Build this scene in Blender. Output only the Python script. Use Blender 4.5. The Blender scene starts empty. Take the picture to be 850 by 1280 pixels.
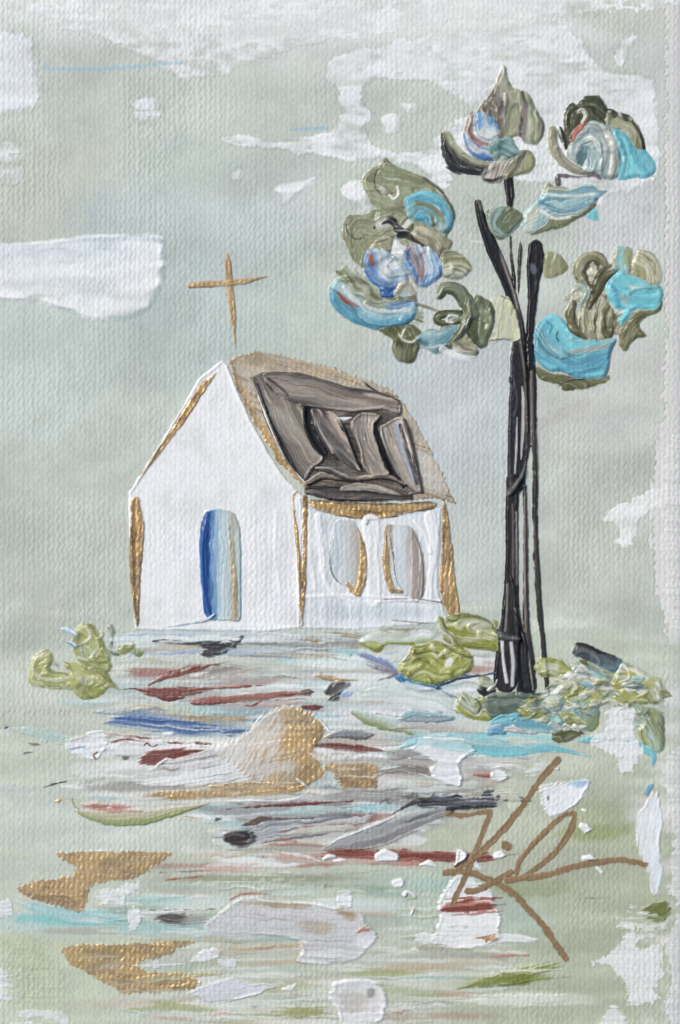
SUN_EL, SUN_AZ, SUN_STR, SUN_ANG, SKY_STR = 50, -58, 2.95, 20, .10
import bpy, math
import numpy as np
# ------------------------------------------------------------------ scale
# 1 unit of the drawing grid = 1 mm of a panel 0.92 m wide; X right, Y up the panel, Z out of it.
G = 1.0
X0, X1, Y0, Y1 = -36, 872, -36, 1316          # panel extent in grid units (y runs down)
NX, NY = int((X1-X0)/G)+1, int((Y1-Y0)/G)+1
S_ = 0.001
def wx(x): return (x-425.0)*S_
def wy(y): return (640.0-y)*S_
# ------------------------------------------------------------------ noise
_rng = np.random.RandomState(7)
_T = _rng.rand(256, 256)
def vnoise(x, y, seed=0):
    x = np.asarray(x, float)+seed*17.31; y = np.asarray(y, float)+seed*7.77
    xi = np.floor(x).astype(int); yi = np.floor(y).astype(int)
    fx = x-xi; fy = y-yi
    fx = fx*fx*(3-2*fx); fy = fy*fy*(3-2*fy)
    a = _T[yi & 255, xi & 255]; b = _T[yi & 255, (xi+1) & 255]
    c = _T[(yi+1) & 255, xi & 255]; d = _T[(yi+1) & 255, (xi+1) & 255]
    return (a*(1-fx)+b*fx)*(1-fy)+(c*(1-fx)+d*fx)*fy
def fbm(x, y, seed=0, o=3):
    r = 0; a = 1; n = 0
    for k in range(o):
        r = r+a*vnoise(x*2**k, y*2**k, seed+k*3); n += a; a *= .55
    return r/n
def sst(a, b, x):
    t = np.clip((x-a)/(b-a), 0, 1); return t*t*(3-2*t)
def lin(c):
    c = np.asarray(c, float)/255.0
    return np.where(c <= .04045, c/12.92, ((c+.055)/1.055)**2.4)
# ------------------------------------------------------------------ woven cloth and the growing paint surface
gx = X0+np.arange(NX)*G; gy = Y0+np.arange(NY)*G
GX, GY = np.meshgrid(gx, gy)
def weave(x, y):
    v = y/5.7+.45*(vnoise(x/25, y/60, 4)-.5)+.30*(vnoise(x/14, y/9, 6)-.5)
    u = x/6.3+.40*(vnoise(x/60, y/25, 3)-.5)+.42*(vnoise(x/9, y/13, 5)-.5)
    u = u+.15*np.sin(np.pi*v+2.2*(vnoise(x/30, y/80, 8)-.5))*(.5+vnoise(x/12, y/40, 9))
    i = np.floor(u); j = np.floor(v); fu = u-i-.5; fv = v-j-.5
    ja = _T[5, i.astype(int) & 255]; jb = _T[9, j.astype(int) & 255]
    warp = (.85+.25*ja)*np.sqrt(np.clip(1-(2*fu)**2, 0, 1))+.15*np.cos(np.pi*(v-.5+i))
    weft = (.40+.20*jb)*np.sqrt(np.clip(1-(2*fv)**2, 0, 1))-.15*np.cos(np.pi*(u-.5+j))
    h = np.maximum(warp, weft)
    return h
WEAVE_AMP = .78
def box3(a, n=1):
    for _ in range(n):
        p = np.pad(a, 1, mode='edge')
        a = (p[1:-1, 1:-1]*2+p[:-2, 1:-1]+p[2:, 1:-1]+p[1:-1, :-2]+p[1:-1, 2:])/6
    return a
W = weave(GX, GY); W = .6*W+.4*box3(W, 1)
# primer fills the weave unevenly
FILL = .55+.75*sst(.3, .75, fbm(GX/70, GY/90, 11))
H = W*WEAVE_AMP*FILL+.9*(fbm(GX/45, GY/45, 13)-.5)
CR = np.empty((NY, NX, 4)); CR[...] = (220, 218, 213, 0)
H -= np.clip(GX-834, 0, None)**2/140.0
H -= np.clip(-22-GX, 0, None)**2/30.0+np.clip(-22-GY, 0, None)**2/30.0+np.clip(GY-1302, 0, None)**2/30.0
# ------------------------------------------------------------------ materials
def mat(name, rough, spec, coat=0.0, micro=.25, mscale=900.0):
    m = bpy.data.materials.new(name); m.use_nodes = True
    nt = m.node_tree; N = nt.nodes; L = nt.links
    b = N['Principled BSDF']
    a = N.new('ShaderNodeAttribute'); a.attribute_name = 'pigment'
    me = N.new('ShaderNodeAttribute'); me.attribute_name = 'metal'
    geo = N.new('ShaderNodeNewGeometry')
    n1 = N.new('ShaderNodeTexNoise'); n1.inputs['Scale'].default_value = 220; n1.inputs['Detail'].default_value = 5
    L.new(geo.outputs['Position'], n1.inputs['Vector'])
    mr = N.new('ShaderNodeMapRange'); mr.inputs[1].default_value = .3; mr.inputs[2].default_value = .7
    mr.inputs[3].default_value = .93; mr.inputs[4].default_value = 1.05
    L.new(n1.outputs['Fac'], mr.inputs[0])
    mul = N.new('ShaderNodeMix'); mul.data_type = 'RGBA'; mul.blend_type = 'MULTIPLY'; mul.inputs[0].default_value = 1
    L.new(a.outputs['Color'], mul.inputs[6]); L.new(mr.outputs[0], mul.inputs[7])
    L.new(mul.outputs[2], b.inputs['Base Color'])
    L.new(me.outputs['Fac'], b.inputs['Metallic'])
    # roughness: paint value -> gold flake value, broken up by noise
    n2 = N.new('ShaderNodeTexNoise'); n2.inputs['Scale'].default_value = 90; n2.inputs['Detail'].default_value = 3
    L.new(geo.outputs['Position'], n2.inputs['Vector'])
    r1 = N.new('ShaderNodeMapRange'); r1.inputs[3].default_value = rough-.1; r1.inputs[4].default_value = rough+.1
    L.new(n2.outputs['Fac'], r1.inputs[0])
    rm = N.new('ShaderNodeMix'); rm.data_type = 'FLOAT'
    L.new(me.outputs['Fac'], rm.inputs[0]); L.new(r1.outputs[0], rm.inputs[2]); rm.inputs[3].default_value = .36
    L.new(rm.outputs[0], b.inputs['Roughness'])
    b.inputs['Specular IOR Level'].default_value = spec
    b.inputs['Coat Weight'].default_value = coat; b.inputs['Coat Roughness'].default_value = .22
    # micro relief
    n3 = N.new('ShaderNodeTexNoise'); n3.inputs['Scale'].default_value = mscale; n3.inputs['Detail'].default_value = 2
    L.new(geo.outputs['Position'], n3.inputs['Vector'])
    bp = N.new('ShaderNodeBump'); bp.inputs['Strength'].default_value = micro; bp.inputs['Distance'].default_value = .0006
    L.new(n3.outputs['Fac'], bp.inputs['Height']); L.new(bp.outputs['Normal'], b.inputs['Normal'])
    return m
M_CANVAS = mat('primed_cotton', .8, .25, micro=.35)
M_WASH = mat('thin_acrylic_wash', .62, .3, micro=.3)
M_PAINT = mat('thick_acrylic_paint', .44, .35, micro=.15)
M_GLOSS = mat('glossy_acrylic_paint', .32, .42, coat=0, micro=.08, mscale=600)
M_INK = mat('metallic_marker_ink', .5, .4, micro=.3)
# ------------------------------------------------------------------ object helpers
COL = bpy.context.scene.collection
def tag(o, label=None, cat=None, group=None, kind=None):
    if label: o['label'] = label
    if cat: o['category'] = cat
    if group: o['group'] = group
    if kind: o['kind'] = kind
    return o
def thing(name, label, cat, x, y, group=None):
    o = bpy.data.objects.new(name, None); COL.objects.link(o)
    o.empty_display_size = .02
    o.location = (wx(x), wy(y), 0); return tag(o, label, cat, group)
def mesh_obj(name, V, F, cols, metal, material, parent=None):
    c = V.mean(axis=0); c[2] = V[:, 2].min()
    me = bpy.data.meshes.new(name)
    n = len(V); f = len(F); k = F.shape[1]
    me.vertices.add(n); me.vertices.foreach_set('co', (V-c).astype(np.float32).ravel())
    me.loops.add(f*k); me.loops.foreach_set('vertex_index', F.astype(np.int32).ravel())
    me.polygons.add(f)
    me.polygons.foreach_set('loop_start', (np.arange(f)*k).astype(np.int32))
    me.polygons.foreach_set('use_smooth', np.ones(f, bool))
    me.update(calc_edges=True)
    a = me.attributes.new('pigment', 'FLOAT_COLOR', 'POINT')
    a.data.foreach_set('color', np.concatenate([cols, np.ones((n, 1))], 1).astype(np.float32).ravel())
    a = me.attributes.new('metal', 'FLOAT', 'POINT')
    a.data.foreach_set('value', metal.astype(np.float32))
    me.materials.append(material)
    o = bpy.data.objects.new(name, me); COL.objects.link(o)
    pl = np.zeros(3)
    q = parent
    while q is not None: pl = pl+np.array(q.location); q = q.parent
    if parent is not None: o.parent = parent
    o.location = tuple(c-pl)
    return o
# ------------------------------------------------------------------ curves
def crom(P, closed, n=10):
    P = np.asarray(P, float)
    if len(P) < 3: 
        t = np.linspace(0, 1, n*2)[:, None]; return P[0]*(1-t)+P[-1]*t
    if closed: Q = np.vstack([P[-1], P, P[0], P[1]])
    else: Q = np.vstack([2*P[0]-P[1], P, 2*P[-1]-P[-2]])
    out = []
    t = np.linspace(0, 1, n, endpoint=False)[:, None]
    for i in range(1, len(Q)-2):
        a, b, c, d = Q[i-1], Q[i], Q[i+1], Q[i+2]
        out.append(.5*((2*b)+(c-a)*t+(2*a-5*b+4*c-d)*t*t+(3*b-a-3*c+d)*t**3))
    if not closed: out.append(Q[-2][None, :])
    return np.vstack(out)
def seg_dist(px, py, C, closed):
    """distance to polyline plus arc position, signed offset; px,py 1-D"""
    A = C; B = np.roll(C, -1, 0)
    if not closed: A = A[:-1]; B = B[:-1]
    best = np.full(px.shape, 1e9); bs = np.zeros(px.shape); bt = np.zeros(px.shape); bi = np.zeros(px.shape)
    s0 = 0.0
    for i in range(len(A)):
        ax, ay = A[i, :2]; dx, dy = B[i, 0]-ax, B[i, 1]-ay
        l = math.hypot(dx, dy)
        if l < 1e-6: continue
        qx = px-ax; qy = py-ay
        t = np.clip((qx*dx+qy*dy)/(l*l), 0, 1)
        ex = qx-t*dx; ey = qy-t*dy
        d = ex*ex+ey*ey
        m = d < best
        best[m] = d[m]; bs[m] = s0+t[m]*l; bi[m] = i+t[m]
        bt[m] = ((dx*ey-dy*ex)/l)[m]
        s0 += l
    return np.sqrt(best), bs, bt, bi, s0
def inside(px, py, C):
    r = np.zeros(px.shape, bool); A = C; B = np.roll(C, -1, 0)
    for i in range(len(A)):
        x1, y1 = A[i]; x2, y2 = B[i]
        if y1 == y2: continue
        m = ((y1 > py) != (y2 > py)) & (px < (x2-x1)*(py-y1)/(y2-y1)+x1)
        r ^= m
    return r
def sdf(px, py, C):
    d = seg_dist(px, py, C, True)[0]
    return np.where(inside(px, py, C), d, -d)
_seed = [100]
def ramp(u, stops):
    """stops: list of colours, or of (pos, colour); colour = (r,g,b[,metal])"""
    if not isinstance(stops[0][1], (tuple, list)):
        k = len(stops); stops = [(i/max(1, k-1), c) for i, c in enumerate(stops)]
    ps = [s[0] for s in stops]; out = []
    for ch in range(4):
        vs = [(s[1][ch] if ch < len(s[1]) else 0) for s in stops]
        out.append(np.interp(u, ps, vs))
    return np.stack(out, -1)
def c4(c): return np.array(list(c)+[0]*(4-len(c)), float)
# ------------------------------------------------------------------ the paint layer
def paint(name, cols, out=None, spine=None, hw=None, parent=None, flow=0, smooth=True, holes=(),
          T=2.5, e=3.0, rim=.6, brist=.25, keep=.35, jag=1.0, tear=0.0, dry=0.0, dryw=10, warp=.25, Lt=3.0, Ls=45.0,
          streak=(), ov=(), lump=0.0, mat=None, label=None, cat=None, group=None, kind=None, seed=None, cap=True, jl=7.0, flecks=0.0, soft=1.6, fade=0.0, op=1.0, wva=0.0, bl=None, swl=0.0, rg=0.0, rgw=9.0, grow=0.0):
    _seed[0] += 1; sd = _seed[0] if seed is None else seed
    pts = np.asarray(out if out is not None else spine, float)
    pad = 6+jag*2+tear+(0 if hw is None else max(np.atleast_1d(hw))*1.2)
    ix0 = max(0, int((pts[:, 0].min()-pad-X0)/G)); ix1 = min(NX-1, int((pts[:, 0].max()+pad-X0)/G)+1)
    iy0 = max(0, int((pts[:, 1].min()-pad-Y0)/G)); iy1 = min(NY-1, int((pts[:, 1].max()+pad-Y0)/G)+1)
    sx = GX[iy0:iy1+1, ix0:ix1+1]; sy = GY[iy0:iy1+1, ix0:ix1+1]; shp = sx.shape
    px = sx.ravel(); py = sy.ravel()
    wob = (fbm(px/14, py/14, sd+50, 2)-.5)
    if hw is not None:                                    # a stroke: spine with half widths
        C = crom(spine, False, 8)
        hws = np.atleast_1d(hw).astype(float)
        if len(hws) == 1: hws = np.repeat(hws, 2)
        kk = np.linspace(0, 1, len(hws)); kc = np.linspace(0, 1, len(C))
        wv = np.interp(kc, kk, hws)
        dist, s, t, bi, Ltot = seg_dist(px, py, C, False)
        wl = np.interp(bi, np.arange(len(C)), wv)
        d = wl-dist
        tn = np.clip(.5+.5*t/np.maximum(wl, .5), 0, 1)
        sn = s/max(Ltot, 1)
    else:
        C = crom(out, True, 6) if smooth else np.asarray(out, float)
        d = sdf(px, py, C)
        if spine is not None:
            D = crom(spine, False, 8)
            _, s, t, bi, Ltot = seg_dist(px, py, D, False); sn = s/max(Ltot, 1)
        else:
            a = math.radians(flow); s = px*math.cos(a)+py*math.sin(a); t = -px*math.sin(a)+py*math.cos(a)
            ss = s[d > 0] if (d > 0).any() else s
            sn = np.clip((s-ss.min())/max(1, ss.max()-ss.min()), 0, 1)
        tt = t[d > 0] if (d > 0).any() else t
        tn = np.clip((t-tt.min())/max(1e-3, tt.max()-tt.min()), 0, 1)
    if grow: d = d+grow
    for h in holes: d = np.minimum(d, -sdf(px, py, crom(h, True, 6)))
    tw = t+3.0*wob*2
    if swl:
        wsw = (fbm(px/20, py/20, sd+70, 2)-.5)*2*swl
        tw = tw+wsw; tn = np.clip(tn+.55*wsw/max(4.0, (np.max(hw) if hw is not None else 14.0)), 0, 1)
    st = .62*vnoise(s/Ls, tw/Lt, sd)+.38*vnoise(s/(Ls*.5), tw/(Lt*.45), sd+1)
    st = np.clip((st-.5)*1.5+.5, 0, 1)
    d = d+jag*2*(fbm(px/jl, py/jl, sd+2, 3)-.5)
    if tear: d = d-tear*2*np.clip(vnoise(s/70, t/2.6, sd+4)-.35, 0, 1)*sst(14+tear, 0, d)*(np.minimum(sn, 1-sn) < .45)
    Hs = H[iy0:iy1+1, ix0:ix1+1].copy()
    if dry:                                              # brush skims the raised threads only
        wv_ = (W[iy0:iy1+1, ix0:ix1+1].ravel()-.55)
        d = d-dry*sst(dryw, 0, d)*(1.35-1.5*wv_)*(.15+1.5*fbm(px/20, py/20, sd+6))
    if flecks:
        d = np.minimum(d, 24*((1-flecks)-(.55*fbm(s/16, t/7, sd+21, 3)+.45*st)))
    ins = (d > 0).reshape(shp)
    if not ins.any(): print('EMPTY', name); return None
    # colours
    u = np.clip(tn+warp*2*(st-.5)+.12*wob, 0, 1)
    c = ramp(u, cols) if len(cols) > 1 else np.repeat(c4(cols[0])[None, :], len(px), 0)
    for k, sk in enumerate(streak):                       # (colour, amount[, Lt, Ls])
        lt = sk[2] if len(sk) > 2 else 2.5; ls = sk[3] if len(sk) > 3 else 60
        n = .7*vnoise(s/ls, tw/lt, sd+30+7*k)+.3*vnoise(s/(ls*.4), tw/(lt*.5), sd+33+7*k)
        m = sst(1-sk[1]-.1, 1-sk[1]+.12, n)[:, None]
        c = c*(1-m)+c4(sk[0])*m
    dz = np.zeros(px.shape)
    for k, o in enumerate(ov):
        if o[0] == 'b':
            _, cx, cy, rx, ry, an, cc, al = o[:8]
            a = math.radians(an); ddx = px-cx; ddy = py-cy
            q = np.hypot((ddx*math.cos(a)+ddy*math.sin(a))/rx, (-ddx*math.sin(a)+ddy*math.cos(a))/ry)
            m = al*sst(1.25, .55, q+.5*(st-.5)+.5*wob)
        else:
            _, lp, lw, cc, al = o[:5]
            LC = crom(lp, False, 6)
            lws = np.atleast_1d(lw).astype(float)
            dd, _, _, li, _ = seg_dist(px, py, LC, False)
            wl2 = np.interp(li/max(1, len(LC)-1), np.linspace(0, 1, len(lws)), lws) if len(lws) > 1 else lws[0]
            q = dd/np.maximum(wl2*(1+.5*wob), .4)
            m = al*sst(1.3, .6, q)
            if len(o) > 5: dz += o[5]*sst(1.6, .2, q)
        c = c*(1-m[:, None])+c4(cc)*m[:, None]
    c[:, :3] *= (1+.10*(st-.5)+.05*wob)[:, None]
    if rg:                                                # folds left by the brush, crests lightened and creases darkened in the colour
        rn = vnoise(s/(Ls*1.1), tw/rgw, sd+80); rn2 = vnoise(s/(Ls*.8), tw/(rgw*.6), sd+83)
        ridge = np.maximum(np.exp(-((rn-.5)/.05)**2), .7*np.exp(-((rn2-.56)/.05)**2))
        side = np.clip((rn-.5)*6, -1, 1)
        m = (.42*ridge)[:, None]
        lite = np.concatenate([c[:, :3]*.35+.65*np.array([228, 228, 220.]), c[:, 3:]], 1)
        c = c*(1-m)+lite*m
        c[:, :3] *= (1-.17*np.exp(-((rn-.42)/.05)**2))[:, None]
        dz += rg*ridge
    gm = c[:, 3]
    if gm.max() > .04:                                    # gold: dull pigment with metal flakes, glints on raised threads painted into the colour
        wn = np.clip(W[iy0:iy1+1, ix0:ix1+1].ravel(), 0, 1.2)
        pt = fbm(px/24, py/13, sd+90)
        fl = sst(.56, .72, .46*vnoise(px/1.6, py/1.4, 61)+.15*wn+.46*pt)*np.clip(gm*1.6, 0, 1)
        c[:, :3] *= (1-.14*np.clip(gm*2, 0, 1)*sst(.55, .35, pt))[:, None]
        c = c+(np.array([230, 194, 134, .65])[None, :]-c)*(fl*.8)[:, None]
        c[:, 3] = np.where(gm > .01, c[:, 3]*.35+.6*fl*c[:, 3], 0)
    # wet paint blends into what lies under it
    al = op*sst(0, soft, d+soft*1.6*(st-.5))
    if fade: al = al*sst(0, fade, np.minimum(sn, 1-sn)+fade*1.3*(st-.5)+.02)
    Cs = CR[iy0:iy1+1, ix0:ix1+1].reshape(-1, 4)
    c = Cs*(1-al[:, None])+c*al[:, None]
    # height
    sb = st if bl is None else np.clip(vnoise(s/(Ls*1.2), tw/bl, sd+60), 0, 1)
    dc = np.clip(d, 0, None)
    prof = sst(0, 1, dc/e)**.8
    th = T*prof*(.25+.75*al)*(1+brist*2*(sb-.5)+lump*2*(fbm(px/11, py/11, sd+9)-.5))
    th += rim*T*(.2+.8*al)*np.exp(-((dc-e*.9)/(e*.55))**2)*(.55+.9*vnoise(s/18, t/18, sd+12))
    th += dz*prof
    if wva: th += wva*(W[iy0:iy1+1, ix0:ix1+1].ravel()-.3)*sst(0, 4, dc)
    sm = box3(Hs, 6)
    base = keep*Hs+(1-keep)*sm
    z = np.maximum(base+th.reshape(shp), Hs+.12)
    # cells touched by paint
    cell = ins[:-1, :-1] | ins[1:, :-1] | ins[:-1, 1:] | ins[1:, 1:]
    use = np.zeros(shp, bool)
    use[:-1, :-1] |= cell; use[1:, :-1] |= cell; use[:-1, 1:] |= cell; use[1:, 1:] |= cell
    D2 = d.reshape(shp); gyy, gxx = np.gradient(D2, G)
    gl = np.maximum(np.hypot(gxx, gyy), .35)
    outv = use & ~ins
    mv = np.where(outv, np.clip(-D2/gl, 0, .95*G), 0)
    vx = sx+mv*gxx/gl; vy = sy+mv*gyy/gl
    z = np.where(outv, Hs+.05, z)
    Hn = np.where(ins, z, Hs)
    H[iy0:iy1+1, ix0:ix1+1] = Hn
    CR[iy0:iy1+1, ix0:ix1+1] = np.where(ins[..., None], c.reshape(shp+(4,)), Cs.reshape(shp+(4,)))
    idx = -np.ones(shp, int); idx[use] = np.arange(use.sum())
    jy, jx = np.nonzero(cell)
    F = np.stack([idx[jy+1, jx], idx[jy+1, jx+1], idx[jy, jx+1], idx[jy, jx]], 1)
    V = np.stack([wx(vx[use]), wy(vy[use]), z[use]*S_], 1)
    uf = use.ravel()
    cc = lin(np.clip(c[uf, :3]+(7 if kind == 'structure' and name == 'sky' else 3 if kind == 'structure' else 0), 0, 236)); mm = np.clip(c[uf, 3], 0, 1)
    if mat is None: mat = M_PAINT
    o = mesh_obj(name, V, F, cc, mm, mat, parent)
    return tag(o, label, cat, group, kind)
def stroke(label, spine, hw, cols, group=None, cat='brush stroke', name='brush_stroke', **k):
    return paint(name, cols, spine=spine, hw=hw, label=label, cat=cat, group=group, **k)
def blob(label, out, cols, group=None, cat='brush stroke', name='brush_stroke', **k):
    return paint(name, cols, out=out, label=label, cat=cat, group=group, **k)
# ================================================================== colours
WHITE = (233, 233, 232); OFF = (222, 222, 216); GREY = (150, 148, 146); DARK = (46, 44, 46); BLACK = (30, 30, 32)
OLIVE = (146, 153, 122); DOLIVE = (88, 92, 62); LIME = (148, 150, 84); PALEOL = (196, 198, 170)
TURQ = (120, 196, 206); TEAL = (104, 158, 168); PTEAL = (182, 206, 200); BLUE = (52, 92, 158); PBLUE = (170, 196, 216)
RED = (118, 66, 58); PINK = (184, 122, 108); TAUPE = (158, 146, 132); PLUM = (98, 88, 86)
GOLD = (182, 157, 124, .42); BGOLD = (198, 164, 112, .65); TGOLD = (180, 164, 142, .3); PGOLD = (192, 184, 168, .2)
GREENGREY = (188, 194, 184); SAGE = (176, 180, 158); COOL = (188, 197, 198)
# ================================================================== the setting and the panel
tb = bpy.data.meshes.new('tabletop')
import bmesh
bm = bmesh.new(); bmesh.ops.create_grid(bm, x_segments=8, y_segments=8, size=3.0)
for v in bm.verts: v.co.z = -.0295
bm.to_mesh(tb); bm.free()
mt = bpy.data.materials.new('pale_oak_table'); mt.use_nodes = True
nt = mt.node_tree; bs = nt.nodes['Principled BSDF']
tc = nt.nodes.new('ShaderNodeTexCoord'); mp = nt.nodes.new('ShaderNodeMapping'); mp.inputs['Scale'].default_value = (1.2, 14, 1)
nz = nt.nodes.new('ShaderNodeTexNoise'); nz.inputs['Scale'].default_value = 3; nz.inputs['Detail'].default_value = 6
cr = nt.nodes.new('ShaderNodeValToRGB'); cr.color_ramp.elements[0].color = (.30, .22, .15, 1); cr.color_ramp.elements[1].color = (.48, .38, .28, 1)
nt.links.new(tc.outputs['Object'], mp.inputs[0]); nt.links.new(mp.outputs[0], nz.inputs['Vector'])
nt.links.new(nz.outputs['Fac'], cr.inputs[0]); nt.links.new(cr.outputs[0], bs.inputs['Base Color']); bs.inputs['Roughness'].default_value = .5
tb.materials.append(mt)
to = bpy.data.objects.new('tabletop', tb); COL.objects.link(to); tag(to, kind='structure')

def build_canvas():
    """the cloth wrapped panel: woven face, rounded edges, straight sides"""
    fine = [i for i in range(NX) if gx[i] > 728]; coarse = [i for i in range(NX) if gx[i] <= 728 and (i % 24 == 0)]
    ii = np.array(coarse+fine)
    Z = H[:, ii].copy(); nc = len(coarse); Z[:, :nc] -= 1.2
    XX, YY = np.meshgrid(gx[ii], gy); ny, nx = XX.shape
    V = np.stack([wx(XX).ravel(), wy(YY).ravel(), Z.ravel()*S_], 1)
    id_ = np.arange(nx*ny).reshape(ny, nx)
    F = np.stack([id_[1:, :-1], id_[1:, 1:], id_[:-1, 1:], id_[:-1, :-1]], -1).reshape(-1, 4)
    ring = np.concatenate([id_[0, :], id_[1:, -1], id_[-1, -2::-1], id_[-2:0:-1, 0]])
    lo = V[ring].copy(); lo[:, 2] = -.029
    b0 = len(V); V = np.vstack([V, lo]); n = len(ring)
    k = np.arange(n); k2 = (k+1) % n
    F = np.vstack([F, np.stack([ring[k], ring[k2], b0+k2, b0+k], 1)])
    c = np.array([218, 216, 211.])[None, :]*(1+.03*(fbm(V[:, 0]*40, V[:, 1]*40, 3)-.5))[:, None]
    o = mesh_obj('canvas_panel', V, F, lin(c), np.zeros(len(V)), M_CANVAS)
    return tag(o, 'off-white woven cotton canvas panel that carries the whole painted scene', 'canvas')
build_canvas()

# right border of the washes: ragged, the bare cloth shows beyond it
sky_edge = [(842, -36), (840, 60), (842, 180), (839, 300), (841, 430), (836, 520), (828, 566), (822, 600), (818, 640), (822, 690), (828, 730), (838, 770), (838, 800)]
paint('sky', [GREENGREY], out=[(-90, -90), (842, -90)]+sky_edge+[(838, 900), (-90, 900)], smooth=False, kind='structure', mat=M_WASH,
      T=.35, e=3, rim=.3, keep=.95, jag=6, dry=13, dryw=20, warp=.5, Lt=55, Ls=90, brist=.05, flow=-28,
      streak=[((198, 202, 194), .25, 70, 120)],
      ov=[('b', 60, 480, 150, 220, 0, (183, 192, 186), .8), ('b', 120, 250, 170, 80, 0, (190, 192, 178), .8), ('b', 60, 660, 140, 150, 0, (186, 190, 179), .8),
          ('b', 230, 330, 150, 170, 0, (184, 196, 196), .7), ('b', 150, 440, 140, 90, -20, (184, 193, 184), .5),
          ('b', 560, 560, 110, 200, 0, COOL, .9), ('b', 590, 480, 90, 130, 0, (200, 204, 204), .7), ('b', 760, 560, 90, 200, 0, (190, 191, 181), .95),
          ('b', 740, 720, 100, 90, 0, (184, 187, 176), .9), ('b', 610, 700, 60, 110, 0, (192, 197, 190), .8),
          ('b', 430, 60, 420, 46, 0, (204, 206, 200), .7), ('b', 400, 2, 560, 52, 0, (226, 225, 221), .95), ('b', 150, 120, 130, 60, 0, (184, 188, 178), .6),
          ('b', 330, 250, 100, 60, 0, (194, 200, 197), .8), ('b', 270, 210, 110, 40, 0, (180, 188, 176), .6), ('b', 370, 400, 90, 90, 0, (186, 194, 184), .7),
          ('b', 780, 330, 60, 120, 0, (202, 203, 202), .9), ('b', 770, 470, 70, 60, 0, (196, 196, 190), .7), ('b', 760, 545, 90, 22, -5, (206, 207, 202), .5),
          ('b', 700, 520, 50, 8, -25, (180, 172, 172), .35), ('b', 790, 20, 80, 25, 8, (190, 192, 180), .8), ('b', 815, 120, 24, 100, 0, (196, 198, 192), .8),
          ('l', [(54, 86), (130, 86), (230, 78)], 2.2, (158, 192, 206), .75), ('l', [(365, 162), (409, 160)], 2, (150, 180, 206), .7),
          ('b', 140, 560, 120, 120, 0, (186, 191, 181), .5)])
SMEAR = [('b', x, y, rx*1.05, ry*1.25, an, tuple(np.clip(198+(v-198)*1.45, 0, 236) for v in cc), min(1, al*1.2)) for x, y, rx, ry, an, cc, al in [
    (220, 806, 110, 7, 0, (190, 202, 212), .8), (330, 822, 120, 5, 2, (170, 182, 186), .7), (250, 836, 130, 6, 0, (210, 214, 206), .8), (400, 832, 80, 6, 3, (206, 214, 212), .8), (360, 858, 60, 7, -4, (196, 204, 200), .8),
    (300, 870, 120, 6, 0, (206, 210, 206), .7), (270, 892, 110, 5, 0, (176, 194, 198), .8), (240, 904, 90, 6, 0, (170, 178, 180), .8), (300, 914, 90, 6, 0, (150, 166, 182), .7), (190, 936, 90, 12, 0, (216, 216, 216), .85), (260, 954, 90, 10, -2, (216, 216, 216), .9),
    (150, 962, 60, 10, 0, (214, 216, 212), .7), (250, 975, 100, 7, -2, (204, 202, 198), .9), (160, 1000, 80, 10, 0, (200, 200, 188), .8), (300, 1000, 90, 6, 0, (186, 182, 172), .7), (380, 1008, 110, 5, 0, (150, 140, 136), .5), (380, 1016, 120, 8, 0, (180, 200, 200), .8),
    (450, 1000, 110, 8, 0, (176, 174, 170), .8), (560, 1000, 60, 14, 0, (140, 140, 142), .7), (480, 976, 60, 9, 0, (170, 164, 158), .8), (520, 955, 100, 6, 0, (184, 182, 176), .8), (460, 925, 90, 5, 0, (170, 168, 168), .6), (470, 938, 80, 4, 1, (196, 190, 184), .8),
    (390, 1048, 80, 10, -6, (176, 172, 164), .8), (320, 1068, 90, 4, 0, (196, 178, 170), .7), (420, 1066, 60, 6, 3, (200, 180, 172), .7), (470, 1050, 90, 12, -18, (168, 168, 164), .7), (560, 1050, 60, 8, -4, (190, 192, 176), .7),
    (270, 1082, 80, 3, 0, (180, 160, 150), .6), (330, 1098, 120, 4, 0, (164, 168, 152), .7), (430, 1112, 70, 5, 0, (158, 172, 160), .7), (210, 1126, 80, 5, 0, (176, 204, 200), .8), (110, 1148, 90, 7, 0, (160, 198, 196), .8), (230, 1166, 80, 5, 0, (206, 210, 208), .8), (150, 1164, 90, 4, 0, (186, 182, 176), .7),
    (330, 1184, 90, 6, 2, (190, 184, 172), .8), (300, 1210, 110, 6, 0, (186, 194, 180), .8), (390, 1226, 60, 5, -6, (190, 176, 166), .7), (330, 1250, 80, 5, 0, (170, 172, 160), .7), (200, 1254, 100, 6, 0, (200, 192, 180), .6), (380, 1266, 80, 7, 0, (166, 168, 122), .7), (520, 1270, 90, 4, 0, (180, 160, 146), .5),
    (620, 1210, 80, 6, -3, (196, 198, 180), .8), (610, 1226, 80, 6, -5, (140, 146, 92), .6), (640, 1248, 90, 7, 0, (206, 208, 194), .8), (560, 1172, 60, 8, 0, (210, 214, 208), .7), (540, 1140, 60, 12, 0, (164, 188, 178), .6), (660, 1110, 60, 9, 0, (168, 174, 150), .6), (740, 1040, 50, 10, 0, (160, 166, 132), .6),
    (690, 1000, 40, 8, 0, (186, 190, 174), .6), (620, 922, 110, 6, 0, (150, 196, 202), .7), (560, 940, 100, 6, 0, (176, 204, 204), .8), (480, 904, 60, 5, 6, (190, 200, 190), .7), (600, 892, 40, 6, 0, (190, 204, 204), .7), (480, 858, 60, 8, 2, (206, 214, 214), .8), (430, 880, 60, 5, 0, (190, 206, 204), .7)]]
g_edge = [(836, 786), (833, 880), (829, 960), (832, 1050), (834, 1160), (832, 1260), (833, 1316)]
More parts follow.
